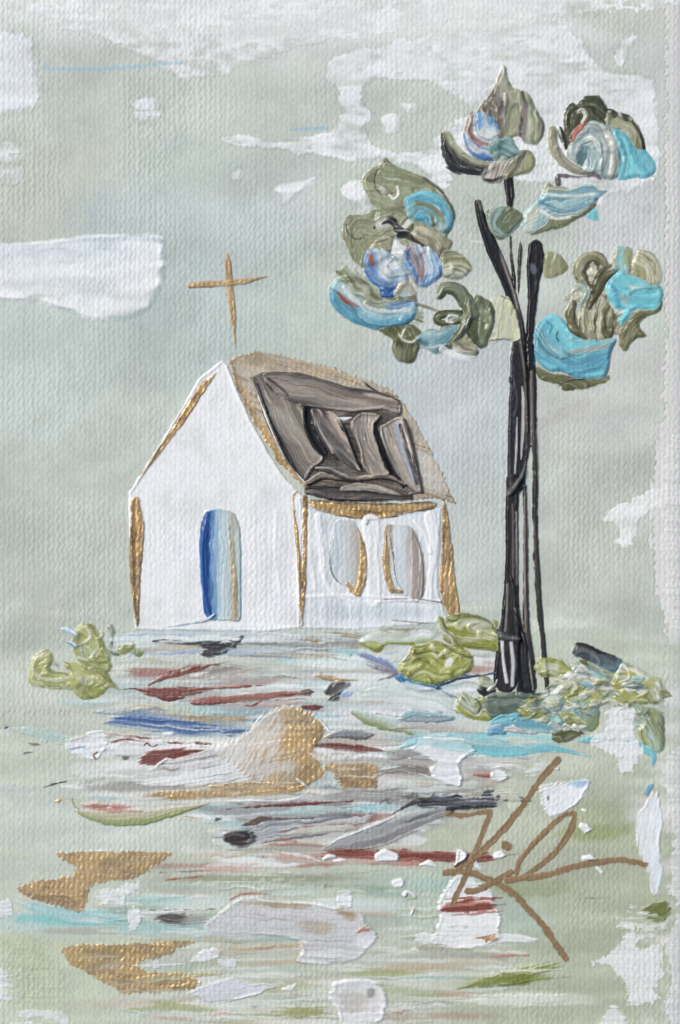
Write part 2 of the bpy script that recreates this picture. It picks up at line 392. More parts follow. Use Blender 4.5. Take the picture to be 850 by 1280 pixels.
paint('ground', [(194, 199, 184)], out=[(-90, 752), (160, 760), (400, 760), (620, 752), (760, 744), (890, 744)]+[(890, 1360)]+[(-90, 1360)], smooth=False, kind='structure', mat=M_WASH,
      T=.4, e=5, rim=.05, keep=.9, jag=3, dry=8, dryw=12, warp=.5, Lt=22, Ls=130, soft=80, brist=0,
      streak=[((204, 208, 198), .3, 22, 120), ((186, 191, 174), .25, 16, 110)],
      ov=[('b', 400, 845, 230, 60, 0, (208, 216, 212), .85), ('b', 520, 880, 130, 30, 0, (212, 218, 216), .8), ('b', 100, 860, 120, 60, 0, (200, 204, 194), .6),
          ('b', 740, 1080, 170, 150, 0, (172, 177, 153), .95), ('b', 690, 1230, 200, 90, 0, (176, 181, 158), .9), ('b', 520, 1070, 200, 40, 0, (180, 184, 166), .8),
          ('b', 120, 1030, 150, 60, 0, (197, 203, 196), .8), ('b', 60, 1220, 110, 90, 0, (190, 199, 174), .9), ('b', 300, 1230, 200, 60, 0, (194, 198, 184), .7),
          ('b', 500, 1125, 130, 44, 0, (168, 190, 180), .85), ('b', 330, 1085, 160, 30, 0, (184, 187, 172), .8), ('b', 100, 1150, 140, 20, 0, (186, 206, 202), .7),
          ('b', 430, 1100, 100, 16, 0, (174, 182, 166), .7), ('b', 720, 960, 110, 50, 0, (186, 190, 172), .7), ('b', 735, 1015, 40, 20, 0, (160, 166, 130), .4),
          ('b', 640, 1150, 60, 30, 0, (170, 186, 174), .6), ('b', 360, 1010, 130, 14, 0, (190, 210, 208), .8), ('b', 450, 930, 150, 40, 0, (200, 207, 202), .7),
          ('b', 620, 1030, 90, 40, 0, (188, 191, 172), .8)]+SMEAR)


pr = np.random.RandomState(21)
def pstreaks(y0, y1, x0, x1, n, pal, big=1.0):
    o = []
    for _ in range(n):
        cc = pal[pr.randint(len(pal))]; L = pr.uniform(14, 80)*big
        o.append(('b', pr.uniform(x0, x1), pr.uniform(y0, y1), L, max(2.0, L*pr.uniform(.06, .15)), pr.uniform(-5, 4), cc, pr.uniform(.6, 1)))
    return o
P1 = pstreaks(795, 832, 170, 470, 34, [(196, 212, 226), (222, 226, 226), (186, 176, 156), (160, 178, 196), (176, 206, 204), (130, 128, 128)])
P1 += pstreaks(828, 890, 150, 560, 52, [(214, 218, 214), (176, 170, 164), (164, 122, 114), (186, 204, 202), (226, 228, 226), (150, 110, 102), (196, 190, 176)])
P1 += pstreaks(884, 924, 130, 560, 34, [(140, 158, 184), (214, 216, 216), (160, 166, 170), (190, 176, 150), (110, 136, 176), (170, 200, 202)])
P2 = pstreaks(912, 966, 130, 620, 56, [(228, 228, 226), (222, 222, 220), (160, 150, 146), (140, 84, 76), (196, 184, 166), (180, 204, 206), (110, 104, 104), (228, 228, 228)])
P2 += pstreaks(960, 1010, 150, 660, 44, [(192, 172, 142), (222, 220, 216), (160, 156, 152), (130, 122, 118), (206, 206, 200), (176, 200, 202)])
P2 += pstreaks(1006, 1060, 250, 540, 34, [(176, 178, 178), (170, 200, 202), (120, 116, 116), (140, 86, 78), (212, 214, 210), (150, 150, 150)])
P2 += pstreaks(1056, 1094, 260, 540, 24, [(196, 160, 150), (164, 168, 154), (216, 206, 200), (150, 96, 84), (186, 188, 172)])
P3 = pstreaks(1100, 1170, 130, 540, 34, [(166, 196, 192), (150, 172, 160), (212, 216, 212), (176, 178, 164), (186, 160, 140)])
P3 += pstreaks(1166, 1284, 150, 600, 42, [(216, 216, 210), (170, 176, 150), (190, 172, 146), (186, 150, 134), (160, 166, 120), (160, 162, 152), (206, 210, 206)])
PT = dict(kind='structure', mat=M_WASH, T=.7, e=4, rim=.1, keep=.9, jag=5, jl=14, tear=8, warp=.5, Ls=95, Lt=6, soft=20, brist=.15)
paint('path', [(208, 213, 208), (200, 208, 203), (210, 213, 207)], out=[(120, 792), (300, 789), (540, 788), (640, 800), (628, 850), (590, 892), (520, 922), (360, 920), (180, 906), (96, 884), (130, 846), (150, 820)], op=.9,
      streak=[((224, 228, 228), .32, 5, 110), ((160, 186, 188), .22, 5, 70), ((170, 166, 156), .22, 5, 70), ((150, 172, 196), .18, 4.5, 60), ((190, 176, 150), .16, 4, 60), ((160, 120, 112), .12, 3.5, 60)], ov=P1, **PT)
paint('path', [(206, 207, 203), (194, 197, 188), (206, 206, 200)], out=[(100, 918), (200, 904), (360, 906), (520, 912), (640, 908), (690, 930), (670, 960), (610, 1004), (540, 1040), (540, 1080), (480, 1094), (420, 1090), (250, 1096), (270, 1060), (230, 1024), (120, 1016), (70, 980), (130, 950)], op=.85,
      streak=[((228, 228, 228), .34, 5, 100), ((146, 144, 142), .24, 5, 70), ((160, 112, 100), .14, 3, 70), ((186, 164, 132), .22, 3.5, 80), ((160, 196, 198), .2, 3, 80), ((110, 106, 104), .1, 3, 40)], ov=P2, **PT)
paint('path', [(194, 198, 184), (186, 192, 176), (200, 202, 192)], out=[(150, 1106), (300, 1098), (460, 1100), (560, 1112), (640, 1160), (660, 1210), (560, 1276), (300, 1300), (150, 1262), (240, 1210), (120, 1160)], op=.8,
      streak=[((218, 220, 216), .3, 5, 100), ((160, 186, 178), .22, 4, 90), ((160, 164, 146), .25, 3, 80), ((184, 146, 130), .12, 3.5, 60), ((186, 168, 138), .18, 3, 80), ((140, 146, 92), .12, 3, 70)], ov=P3, **PT)
BGUP = 1
# ================================================================== clouds and white dabs in the sky
def cloud(label, out, cols=(WHITE,), group=None, name='cloud', cat='cloud', **k):
    d = dict(mat=M_WASH, T=.35, e=6, rim=.3, keep=.95, soft=11, op=.93, brist=.08, jag=2.5, warp=.4, Lt=13, Ls=60); d.update(k)
    return paint(name, list(cols), out=out, label=label, cat=cat, group=group, **d)
cloud('wide thin veil of dry white brushwork along the top edge of the sky', [(40, 2), (300, -20), (830, -20), (834, 12), (700, 24), (560, 30), (470, 46), (360, 66), (240, 106), (150, 60), (60, 34)],
      [(233, 232, 231)], T=.3, rim=.1, flecks=.34, dry=4, dryw=16, jag=5, soft=7, op=.92, Ls=60)
cloud('broad white cloud behind the tree crown at upper right', [(262, 174), (300, 166), (360, 172), (405, 160), (425, 130), (400, 96), (430, 62), (520, 44), (620, 30), (700, 20), (730, 50), (768, 86), (800, 88), (822, 104),
       (829, 150), (829, 190), (812, 232), (760, 254), (744, 262), (700, 236), (640, 232), (572, 222), (556, 240), (530, 222), (490, 205), (430, 206), (400, 196), (340, 194)],
      [WHITE, (226, 228, 228), WHITE], T=.45, rim=.3, jag=8, jl=16, warp=.5, streak=[((208, 211, 205), .3, 16, 60), ((196, 200, 190), .14, 10, 40)], dry=5, dryw=12, flecks=.18, soft=8, op=.97, Ls=34,
      holes=[[(458, 112), (520, 104), (560, 118), (585, 140), (550, 156), (530, 178), (480, 182), (462, 160), (475, 140)]])
cloud('small white dab in the grey gap left of the tree crown', [(476, 146), (492, 142), (504, 152), (502, 164), (486, 168), (478, 160)], name='cloud')
cloud('thin white fleck above the grey gap left of the tree crown', [(500, 128), (530, 130), (532, 140), (512, 143)], jag=3, T=.5)
cloud('large solid white cloud with a rounded right end at the left edge', [(-36, 296), (40, 300), (125, 291), (200, 294), (207, 318), (206, 350), (190, 384), (162, 399), (122, 402), (76, 388), (50, 380), (10, 377), (-36, 370)],
      [(226, 231, 236), WHITE, WHITE], rim=1.3, T=1.0, jag=1.4, streak=[((212, 219, 222), .26, 20, 70)])
cloud('ragged white cloud in the top left corner', [(-36, 34), (10, 36), (34, 40), (50, 52), (54, 90), (58, 122), (40, 142), (14, 150), (-36, 148)], [(228, 230, 233)], jag=6, dry=6)
cloud('low dry white cloud below the top left corner', [(-36, 170), (20, 172), (30, 190), (38, 226), (16, 236), (-36, 236)], [(226, 228, 230)], jag=6, dry=8, flecks=.35)
cloud('small square white cloud dab in the upper left sky', [(164, 128), (190, 122), (204, 134), (204, 152), (182, 157), (166, 152)], [(224, 227, 228)], jag=2.5, streak=[((196, 200, 192), .35)])
cloud('fin shaped white cloud dab with a long pointed right tip', [(345, 232), (350, 250), (356, 258), (372, 248), (384, 236), (405, 217), (380, 222), (352, 226)], rim=1.4)
cloud('tiny splattered white cloud dab left of the fin shaped one', [(286, 199), (293, 206), (303, 206), (304, 222), (295, 231), (289, 228), (292, 212)], jag=3)
cloud('white wedge of cloud between the grey sky and the left leaf cluster', [(426, 236), (452, 222), (468, 250), (474, 264), (446, 270), (436, 254)], jag=2)
cloud('triangular white cloud dab in the top right corner', [(757, 60), (800, 38), (793, 62), (781, 86), (772, 88), (764, 72)], jag=3, dry=4)
cloud('white comet shaped dab right of the long striped leaf', [(780, 252), (800, 256), (812, 255), (816, 263), (809, 268), (800, 262)], T=1.6, jag=.8)
cloud('dry white scumbled patch at the right edge beside the trunk', [(750, 652), (766, 632), (785, 624), (802, 614), (826, 606), (840, 610), (836, 640), (818, 640), (802, 652), (800, 674), (783, 688), (768, 676), (772, 662)],
      [(230, 229, 226)], jag=5, jl=8, dry=5, dryw=10, flecks=.12, soft=2)
cloud('faint white glow of paint left of the turquoise leaf cluster', [(404, 300), (440, 296), (470, 330), (420, 345), (396, 340)], [(216, 220, 220)], T=.3, rim=.1, flecks=.45, jag=5)
cloud('faint white scuffed paint between the two crown halves', [(560, 240), (592, 246), (600, 300), (628, 330), (640, 370), (600, 350), (568, 300)], [(218, 221, 221)], T=.3, rim=.1, flecks=.45, jag=5)

# ================================================================== the chapel
ch = thing('chapel', 'white gabled chapel with grey brown roof, gold trim and a blue door', 'chapel', 350, 786)
side = paint('side_wall', [(214, 218, 220), (226, 229, 232), (218, 222, 224)], out=[(368, 618), (384, 628), (420, 640), (470, 645), (552, 634), (550, 690), (548, 735), (557, 765), (562, 777), (520, 782), (440, 788), (372, 786)], smooth=False,
      flow=-90, parent=ch, mat=M_WASH, T=.9, e=3, keep=.85, rim=.6, jag=1.6, warp=.3, brist=.15,
      ov=[('l', [(376, 746), (430, 744), (500, 749), (552, 752)], 2.5, (238, 240, 242), .9, .8), ('l', [(480, 749), (520, 749), (552, 753)], 1.1, (120, 112, 108), .8),
          ('l', [(490, 775), (530, 779), (552, 781)], .9, (130, 118, 110), .7), ('b', 470, 765, 80, 10, 0, (196, 204, 206), .7), ('l', [(388, 640), (388, 700), (394, 735)], 3, (238, 238, 237), .7, .8)])
front = paint('front_wall', [(233, 233, 233), (233, 233, 232), (229, 230, 230)], out=[(278, 449), (286, 459), (300, 496), (321, 538), (350, 588), (378, 622), (380, 660), (376, 720), (376, 786), (330, 790), (250, 789), (168, 788), (165, 740), (162, 690), (160, 616), (185, 578), (217, 525), (248, 473)], smooth=False,
      flow=-90, parent=ch, mat=M_WASH, T=.6, e=3, keep=1.0, rim=1.2, jag=1.0, warp=.05, brist=.02, Lt=30, soft=1.2,
      ov=[('l', [(276, 451), (248, 474), (217, 527), (185, 580), (162, 614)], 2.2, (238, 238, 238), .9, .9), ('b', 356, 690, 9, 45, 0, (220, 223, 226), .5), ('l', [(346, 640), (345, 700), (350, 742)], 2.2, (238, 238, 237), .7, .6),
          ('l', [(166, 624), (164, 700), (169, 786)], 2, (238, 238, 238), .8, .8), ('l', [(240, 783), (300, 782), (372, 785)], 2.5, (236, 238, 242), .8, .5)])
GW = dict(T=1.0, e=2, rim=.2, keep=.95, wva=.2, warp=.45, mat=M_PAINT)
paint('gold_verge', [GOLD, (186, 150, 104, .8), (150, 122, 92, .6)], spine=[(275, 462), (254, 484), (236, 512), (219, 537), (196, 568), (171, 604)], hw=[1.2, 5.2, 5.2, 4.6, 4, 1.2], parent=ch, jag=1, streak=[((164, 140, 112, .3), .4)], **GW)
roof = paint('roof', [PGOLD, (186, 178, 164, .2), TGOLD], out=[(284, 450), (296, 440), (320, 436), (352, 440), (398, 452), (452, 467), (496, 488), (512, 510), (526, 533), (555, 588), (572, 632), (540, 626), (460, 632), (388, 622), (343, 577), (317, 533), (292, 489)],
      smooth=False, flow=18, parent=ch, mat=M_PAINT, T=.8, e=3, rim=.6, keep=.85, jag=2, dry=4, dryw=10, warp=.4,
      streak=[((150, 134, 114, .3), .35, 3, 80)],
      ov=[('l', [(287, 452), (296, 474), (311, 512), (326, 538), (350, 580), (382, 617)], [3, 4, 6, 8, 8, 5], GOLD, .95), ('l', [(326, 536), (350, 578), (380, 614)], [3, 6, 4], BGOLD, .95),
          ('b', 320, 450, 30, 12, 15, TGOLD, .9), ('b', 380, 460, 60, 8, 14, TGOLD, .7), ('l', [(340, 437), (400, 452), (452, 467), (492, 487), (508, 506)], 1.0, (140, 126, 108), .7),
          ('l', [(505, 505), (528, 536), (556, 590), (570, 630)], 1.6, (168, 142, 104, .5), .8), ('b', 535, 590, 16, 36, -25, (206, 204, 198), .7), ('l', [(288, 462), (300, 490), (320, 530)], 1.6, (142, 124, 102, .3), .7)])
paint('gable_edge', [WHITE], spine=[(283, 458), (299, 497), (320, 540), (349, 590), (380, 624)], hw=[2, 2.6, 2.6, 2.4, 1.5], parent=ch, T=1.6, e=2, rim=.3, keep=.4, jag=.8, mat=M_PAINT)
# dark shingled part of the roof: knife slabs with ridges, sub-parts of the roof
RB = (124, 112, 102); RL = (190, 178, 164); RD = (56, 50, 47); RM = (152, 140, 128)
K = dict(parent=roof, mat=M_GLOSS, keep=.2, e=2.6, warp=.14, Lt=4.5, Ls=150, jag=1.0, T=3.0, rim=.6, brist=.22, rg=.5, rgw=8, swl=1.6, soft=.8)
def slab(cols, **k): return paint('roof_slab', cols, **{**K, **k})
MOT = [(RL, .22, 7, 50), (RD, .16, 2.4, 120)]
slab([RB, RD, RB], out=[(313, 472), (328, 465), (376, 465), (434, 483), (474, 489), (500, 500), (498, 518), (508, 524), (514, 545), (522, 585), (530, 616), (503, 623), (416, 624), (387, 615), (378, 602), (358, 580), (334, 533)], smooth=False, flow=14, T=1.6)
slab([(120, 112, 106), RM, (120, 112, 106), (98, 91, 87)], out=[(314, 474), (330, 474), (346, 492), (381, 508), (383, 526), (392, 550), (406, 572), (390, 588), (380, 602), (360, 578), (336, 531)], spine=[(322, 478), (346, 530), (388, 596)], streak=MOT, ov=[('l', [(322, 480), (340, 526), (372, 590)], 1.2, (44, 42, 42), .8), ('b', 356, 530, 9, 26, -28, (172, 163, 154), .6)])
slab([(92, 86, 84), RB, RM, (132, 123, 117), (88, 82, 79)], out=[(329, 466), (376, 467), (434, 484), (474, 490), (500, 501), (499, 519), (478, 513), (440, 516), (402, 511), (381, 509), (352, 497), (336, 482)], spine=[(330, 474), (390, 486), (440, 500), (500, 510)], streak=MOT,
     ov=[('l', [(330, 466), (376, 467), (434, 485), (476, 491), (498, 501)], 1.3, (40, 37, 38), .95), ('l', [(336, 474), (350, 484), (360, 494)], 1.6, (48, 45, 45), .8), ('b', 372, 486, 26, 7, 14, (168, 158, 148), .55), ('l', [(384, 508), (440, 512), (480, 508)], 1.4, (196, 188, 180), .5, .4)])
slab([WHITE], spine=[(315, 475), (336, 529), (358, 573), (386, 609)], hw=[.8, 1.8, 2.2, 1.6], T=3.6, rim=.2, jag=.5, rg=0)
slab([(40, 38, 40), (110, 103, 98)], spine=[(321, 480), (338, 528), (360, 576), (378, 598)], hw=[.6, 2.2, 2.2, .8], T=3.4, rg=0)
slab([BLACK, (40, 38, 39)], out=[(379, 509), (392, 511), (395, 534), (410, 567), (398, 568), (384, 548), (379, 530)], T=1.0, rg=0)
slab([BLACK, RD], spine=[(420, 526), (432, 548), (446, 578)], hw=[1, 4, 3], T=2.0, rg=0)
slab([RL, (176, 160, 146), (120, 112, 106), (84, 78, 76), RD], out=[(388, 512), (404, 513), (420, 517), (433, 536), (441, 560), (452, 589), (432, 581), (412, 567), (396, 542)], spine=[(390, 514), (408, 546), (446, 588)], T=3.2, streak=[((196, 182, 168), .22, 4, 30), (BLACK, .2, 2.5, 60)], ov=[('l', [(390, 514), (402, 542), (416, 566)], 1.6, (206, 198, 190), .7, .5), ('l', [(428, 528), (440, 556), (450, 584)], 2.6, (40, 38, 39), .85)])
slab([RM, RL, (140, 131, 123), RM, RB], out=[(437, 530), (444, 520), (456, 515), (477, 519), (468, 534), (474, 558), (489, 591), (468, 596), (453, 584), (449, 562), (441, 544)], spine=[(452, 518), (454, 550), (476, 594)], T=3.4, streak=[((196, 188, 178), .3, 4, 26), (RD, .18, 3, 40)], ov=[('l', [(440, 528), (448, 552), (453, 580)], 1.2, (212, 206, 200), .7, .5)])
slab([BLACK], spine=[(468, 530), (475, 556), (485, 582), (504, 608)], hw=[2, 4.6, 5.6, 3], T=.8, rg=0)
slab([(196, 188, 178), RL, RM, RL, (120, 112, 108)], out=[(474, 536), (485, 527), (500, 520), (507, 525), (513, 546), (519, 580), (527, 615), (512, 610), (494, 590), (481, 562)], spine=[(488, 528), (500, 566), (522, 612)], T=3.4, streak=[((200, 194, 188), .28, 4, 30), (RB, .22, 3, 50)],
     ov=[('l', [(493, 530), (504, 566), (519, 602)], 2.4, (160, 176, 194), .85, .5), ('l', [(500, 532), (510, 566), (521, 604)], 2.2, (50, 46, 46), .8), ('l', [(476, 540), (484, 562), (498, 590)], 1.1, (216, 210, 204), .7, .5)])
slab([(60, 55, 54), (84, 76, 72), (140, 116, 98)], spine=[(504, 525), (513, 552), (520, 580), (525, 606)], hw=[1.6, 3.2, 3, 1], T=2.8)
slab([RL, RB, RD], spine=[(384, 604), (404, 594), (424, 598), (452, 598), (482, 596), (506, 606)], hw=[4, 6, 4, 4, 4, 2], streak=MOT, T=3.2)
slab([(216, 212, 208), (84, 78, 76), BLACK], spine=[(396, 586), (412, 588), (432, 597), (452, 602)], hw=[3, 5, 4.5, 1], T=3.4, ov=[('l', [(398, 583), (414, 582), (430, 590)], 1.2, WHITE, .9, .6)])
slab([(48, 45, 45), (60, 55, 54), (90, 83, 80), (56, 52, 51)], spine=[(386, 613), (420, 616), (460, 618), (514, 622)], hw=[6, 11, 9, 3], streak=[(RB, .3)], T=2.8)
slab([(170, 161, 152), (136, 128, 121), (104, 97, 92)], spine=[(428, 611), (450, 609), (475, 612), (502, 619)], hw=[4, 6.5, 5.5, 2], streak=[(RL, .3)], T=3.4)
slab([WHITE], out=[(420, 522), (440, 521), (436, 526), (428, 527)], T=2.8, rim=.2, jag=.4, rg=0)  # white highlight on the roof, laid on as a dab of paint
slab([DARK, (90, 84, 80)], spine=[(453, 476), (462, 484), (476, 491)], hw=[1, 2, .8], T=2.4, rg=0)
paint('eave', [(120, 104, 88, .3), GOLD, (180, 146, 92, .8), (120, 100, 76, .4)], out=[(387, 624), (430, 626), (490, 628), (542, 627), (540, 637), (503, 645), (460, 651), (416, 644), (394, 638)], flow=3, parent=ch, **{**GW, 'T': 1.8, 'keep': .7},
      streak=[(BGOLD, .35), ((96, 84, 74), .25, 2, 60)], ov=[('l', [(410, 644), (460, 651), (505, 644), (540, 634)], 1.6, (84, 74, 68), .9), ('l', [(388, 624), (470, 629), (542, 627)], 1.5, (70, 64, 62), .8)])
paint('eave_drip', [DARK], out=[(454, 648), (462, 648), (460, 655), (456, 656)], parent=ch, T=2.5, e=2, keep=.2, mat=M_GLOSS)
# windows
w1 = paint('window', [(196, 203, 208), (210, 214, 216), (186, 182, 176), (172, 158, 138, .25)], out=[(420, 650), (440, 650), (450, 664), (459, 704), (457, 731), (450, 747), (436, 734), (417, 723), (412, 703), (415, 670)], flow=-90, parent=ch, T=.7, e=2, rim=.3, keep=.8, jag=.8, mat=M_PAINT, warp=.12)
paint('gold_jamb', [GOLD, BGOLD], spine=[(449, 666), (454, 690), (454, 716), (447, 742)], hw=[2, 5, 6.5, 4], parent=w1, jag=1, **GW)
paint('gold_sill', [GOLD, BGOLD], spine=[(434, 730), (441, 738), (449, 743)], hw=[2.5, 4, 3], parent=w1, jag=1.4, **GW)
paint('glazing_edge', [(140, 148, 152)], spine=[(419, 652), (413, 680), (413, 710), (420, 725), (434, 734)], hw=[.6, 1.4, 1.6, 1.2, .6], parent=w1, T=1.8, e=1.5, keep=.4, jag=.5)
w2 = paint('window', [(170, 150, 110, .5), (206, 212, 216), (208, 213, 217), (166, 155, 146), (150, 136, 124)], out=[(482, 656), (512, 657), (526, 677), (532, 711), (532, 732), (526, 747), (505, 745), (486, 740), (479, 712), (480, 678)], flow=-90, parent=ch, T=.7, e=2, rim=.3, keep=.8, jag=.8, mat=M_PAINT, warp=.12)
paint('gold_jamb', [BGOLD, GOLD], spine=[(482, 670), (482, 700), (484, 720), (490, 738)], hw=[2, 5, 5, 4.5], parent=w2, jag=1, **GW)
paint('gold_sill', [GOLD, BGOLD], spine=[(487, 737), (496, 739), (502, 740)], hw=[3, 3, 2], parent=w2, jag=1.4, **GW)
paint('glazing_edge', [(150, 158, 162)], spine=[(484, 658), (490, 690), (494, 722), (503, 738)], hw=[.6, 1.3, 1.3, .6], parent=w2, T=1.8, e=1.5, keep=.4, jag=.5)
paint('shutter', [(172, 160, 150), (150, 140, 134), (182, 172, 166)], spine=[(514, 660), (520, 690), (522, 720), (520, 745)], hw=[2, 7, 9, 8], parent=w2, T=1.6, e=2, rim=.5, keep=.6, jag=1, streak=[((214, 210, 206), .3)])
WB = dict(parent=ch, T=1.1, e=4, rim=.15, keep=.5, soft=3, jag=.9, mat=M_PAINT)
paint('white_mullion', [WHITE, (238, 238, 237), WHITE], spine=[(464, 654), (466, 690), (467, 720), (468, 750)], hw=[13, 9, 10, 11], **WB)
paint('white_pier', [WHITE, (238, 238, 237)], spine=[(538, 646), (543, 680), (538, 720), (536, 746)], hw=[9, 8, 5.5, 6], **WB)
paint('white_pier', [WHITE], spine=[(518, 652), (530, 668), (538, 690)], hw=[3, 5, 4], **WB)
paint('white_pier', [(238, 240, 243), WHITE], spine=[(398, 646), (402, 690), (406, 724), (420, 744), (446, 754)], hw=[6, 6, 5, 4, 2], **WB)
paint('white_sill', [WHITE], spine=[(472, 752), (500, 750), (532, 752)], hw=[4, 3.5, 2.5], **WB)
# posts
GP = {**GW, 'T': 1.6, 'keep': .8}
paint('gold_corner_post', [(150, 120, 84, .6), GOLD, BGOLD], out=[(552, 631), (559, 632), (565, 675), (571, 731), (575, 765), (568, 777), (556, 760), (549, 737), (551, 690)], flow=-82, parent=ch, jag=.9, streak=[((150, 126, 96, .4), .35)], **GP)
paint('gold_corner_post', [GOLD, (176, 140, 96, .7), (146, 118, 88, .5)], spine=[(170, 628), (172, 660), (170, 700), (170, 740), (172, 782)], hw=[7, 9.5, 8.5, 6, 2.2], parent=ch, jag=1.4, streak=[((150, 126, 100, .4), .4)], **GP)
paint('gold_corner_post', [(150, 120, 92, .5), (170, 136, 100, .65), (150, 122, 94, .5)], spine=[(381, 622), (381, 665), (380, 720), (379, 752), (378, 782)], hw=[4, 4.2, 4, 3, 2], parent=ch, jag=.8, **GP)
paint('gold_corner_post', [(160, 132, 104, .5), (176, 146, 108, .6)], spine=[(377, 617), (369, 616), (367, 630), (371, 670), (375, 720), (375, 755), (378, 782)], hw=[1.2, 1.6, 2.2, 2.6, 3, 2.6, 1.5], parent=ch, jag=.6, **GP)
paint('post_foot_line', [(150, 118, 92)], spine=[(352, 783), (366, 783.5), (378, 781)], hw=[.5, 1, 1.2], parent=ch, T=1, e=1, keep=.6, jag=.3)
# door
door = paint('door', [(0, (58, 98, 160)), (.14, (40, 78, 142)), (.30, (110, 150, 190)), (.46, (184, 205, 214)), (.60, (196, 210, 214)), (.74, (186, 194, 192)), (.84, (176, 168, 152, .1)), (.92, (178, 194, 192)), (1, (156, 182, 188))],
      out=[(250, 664), (252, 650), (258, 640), (270, 635), (283, 636), (294, 643), (300, 657), (302, 685), (302, 730), (301, 774), (284, 776), (266, 776), (256, 770), (252, 740), (249, 692)], flow=-90, parent=ch, mat=M_GLOSS, T=1.6, e=2.5, rim=.5, keep=.6, jag=.6, warp=.05, Lt=2, Ls=60)
paint('blue_door_edge', [(46, 86, 150), (34, 70, 134), (60, 104, 164)], spine=[(259, 640), (255, 680), (256, 720), (259, 752), (263, 769)], hw=[4, 6, 6.5, 5, 3], parent=door, mat=M_GLOSS, T=1.8, e=4, soft=3.5, rim=.15, keep=.25, jag=.6, streak=[((80, 124, 180), .25)])
paint('gold_door_stripe', [TGOLD, (180, 150, 110, .6), TGOLD], spine=[(286, 656), (290, 690), (293, 730), (294, 772)], hw=[2, 4, 4.4, 4.6], parent=door, jag=1.5, op=.7, soft=3.5, **GW)
paint('door_step', [(120, 154, 190), (214, 222, 230), WHITE], spine=[(202, 784), (232, 780), (258, 774), (268, 768)], hw=[1, 2, 3, 2], parent=door, T=2, e=2, keep=.3, jag=.6, mat=M_GLOSS)
# cross
cr_ = paint('cross', [(168, 142, 110, .2), (190, 162, 122, .3), (172, 146, 114, .2)], spine=[(284, 316), (285, 330), (287, 352), (289, 374), (292, 402), (294, 434)], hw=[1.4, 4.4, 5.2, 5, 4.2, 1.6], parent=ch, jag=.7, **{**GP, 'T': 1.2})
paint('cross_arm', [(184, 156, 116, .3), (192, 164, 124, .3), (160, 136, 106, .2)], spine=[(238, 357), (258, 355.5), (285, 354), (310, 351), (324, 348), (337, 345)], hw=[4, 4.8, 4.6, 4, 1.8, .7], parent=cr_, jag=.7, **{**GP, 'T': 1.2})

# ================================================================== the tree
tr = thing('tree', 'tall slender tree with black split trunk and marbled green and turquoise leaf clusters', 'tree', 652, 866)
trunk = paint('trunk', [(34, 34, 37), (46, 45, 48), (38, 37, 40), (60, 54, 52), (36, 35, 38)], out=[(639, 428), (648, 424), (668, 430), (671, 480), (672, 568), (671, 640), (669, 660), (667, 600), (663, 560), (657, 590), (657, 610), (648, 618), (634, 612), (634, 560), (635, 500), (636, 444)], smooth=False, flow=-90, parent=tr, mat=M_GLOSS,
      T=2.8, e=3.2, rim=.12, keep=.1, jag=1, warp=.2, Lt=4, Ls=140, brist=.12, streak=[((70, 66, 64), .15, 2.5, 160)],
      ov=[('l', [(652, 483), (654, 505), (653, 540), (651, 574)], [.8, 2.2, 2, .8], (206, 206, 204), .95), ('l', [(646, 522), (645, 560), (643, 594)], [.6, 1.5, .8], (196, 194, 192), .9),  # white highlights painted as lines down the black
          ('l', [(664, 460), (665, 520), (666, 600)], 1.8, (126, 114, 106), .8, .8), ('l', [(640, 470), (646, 500), (642, 520)], 1.4, (84, 84, 88), .6), ('l', [(657, 470), (656, 520), (658, 560)], 1.2, (90, 80, 76), .7)])
ST = dict(parent=tr, mat=M_GLOSS, T=3.0, e=3.2, rim=.12, keep=.08, jag=.8, warp=.2, Lt=4, Ls=140, brist=.12)
stem = lambda sp, hw, cols=((36, 36, 39), (50, 48, 50), (34, 34, 37)), **k: paint('stem', [tuple(v*.8 for v in q) for q in cols], spine=sp, hw=[h*1.06 for h in hw], **{**ST, **k})
stem([(641, 600), (640, 640), (640, 690), (639, 740), (636, 790), (632, 850)], [8, 8, 8, 9, 13, 15], cols=[(32, 32, 35), (48, 47, 49), (70, 64, 60), (34, 34, 36)],
     ov=[('l', [(640, 630), (641, 680), (640, 730)], 1.2, (120, 112, 106), .8), ('l', [(634, 730), (633, 760), (631, 790)], 1.5, (150, 144, 140), .8), ('l', [(627, 800), (629, 828), (633, 852)], 2.2, (220, 220, 218), .95, .6), ('l', [(645, 640), (646, 690), (646, 730)], 1.1, (196, 194, 190), .7), ('l', [(638, 800), (641, 828), (640, 856)], 2.2, (206, 206, 206), .9, .6)])
stem([(656, 608), (657, 660), (657, 720), (658, 780), (660, 820), (664, 858)], [3, 3.6, 3.6, 5, 8, 7], cols=[(60, 54, 52), (110, 100, 94), (42, 40, 42)], ov=[('l', [(655, 620), (655, 700), (657, 790)], .9, (168, 160, 152), .7)])
stem([(667, 540), (669, 600), (669, 660), (671, 710), (674, 760), (679, 810), (684, 866)], [3, 4, 4, 4.4, 4.4, 4, 3], cols=[(40, 38, 40), (88, 80, 76), (38, 36, 38)])
stem([(646, 762), (650, 800), (654, 830), (657, 864)], [3, 7, 10, 11], cols=[(36, 35, 38), (46, 44, 46), (34, 33, 36)], ov=[('l', [(662, 790), (661, 820), (666, 862)], 1.2, (190, 184, 180), .8)])
stem([(638, 720), (642, 742), (643, 770), (646, 800)], [2, 4, 4, 5])
stem([(636, 616), (644, 606), (652, 594), (658, 574)], [5, 4, 3, .8], cols=[(70, 66, 66), (150, 144, 140), (60, 56, 56)], T=5)
stem([(622, 792), (634, 796), (648, 798)], [6, 6, 3], cols=[(70, 78, 80), (120, 120, 118), (60, 66, 70)], T=4)
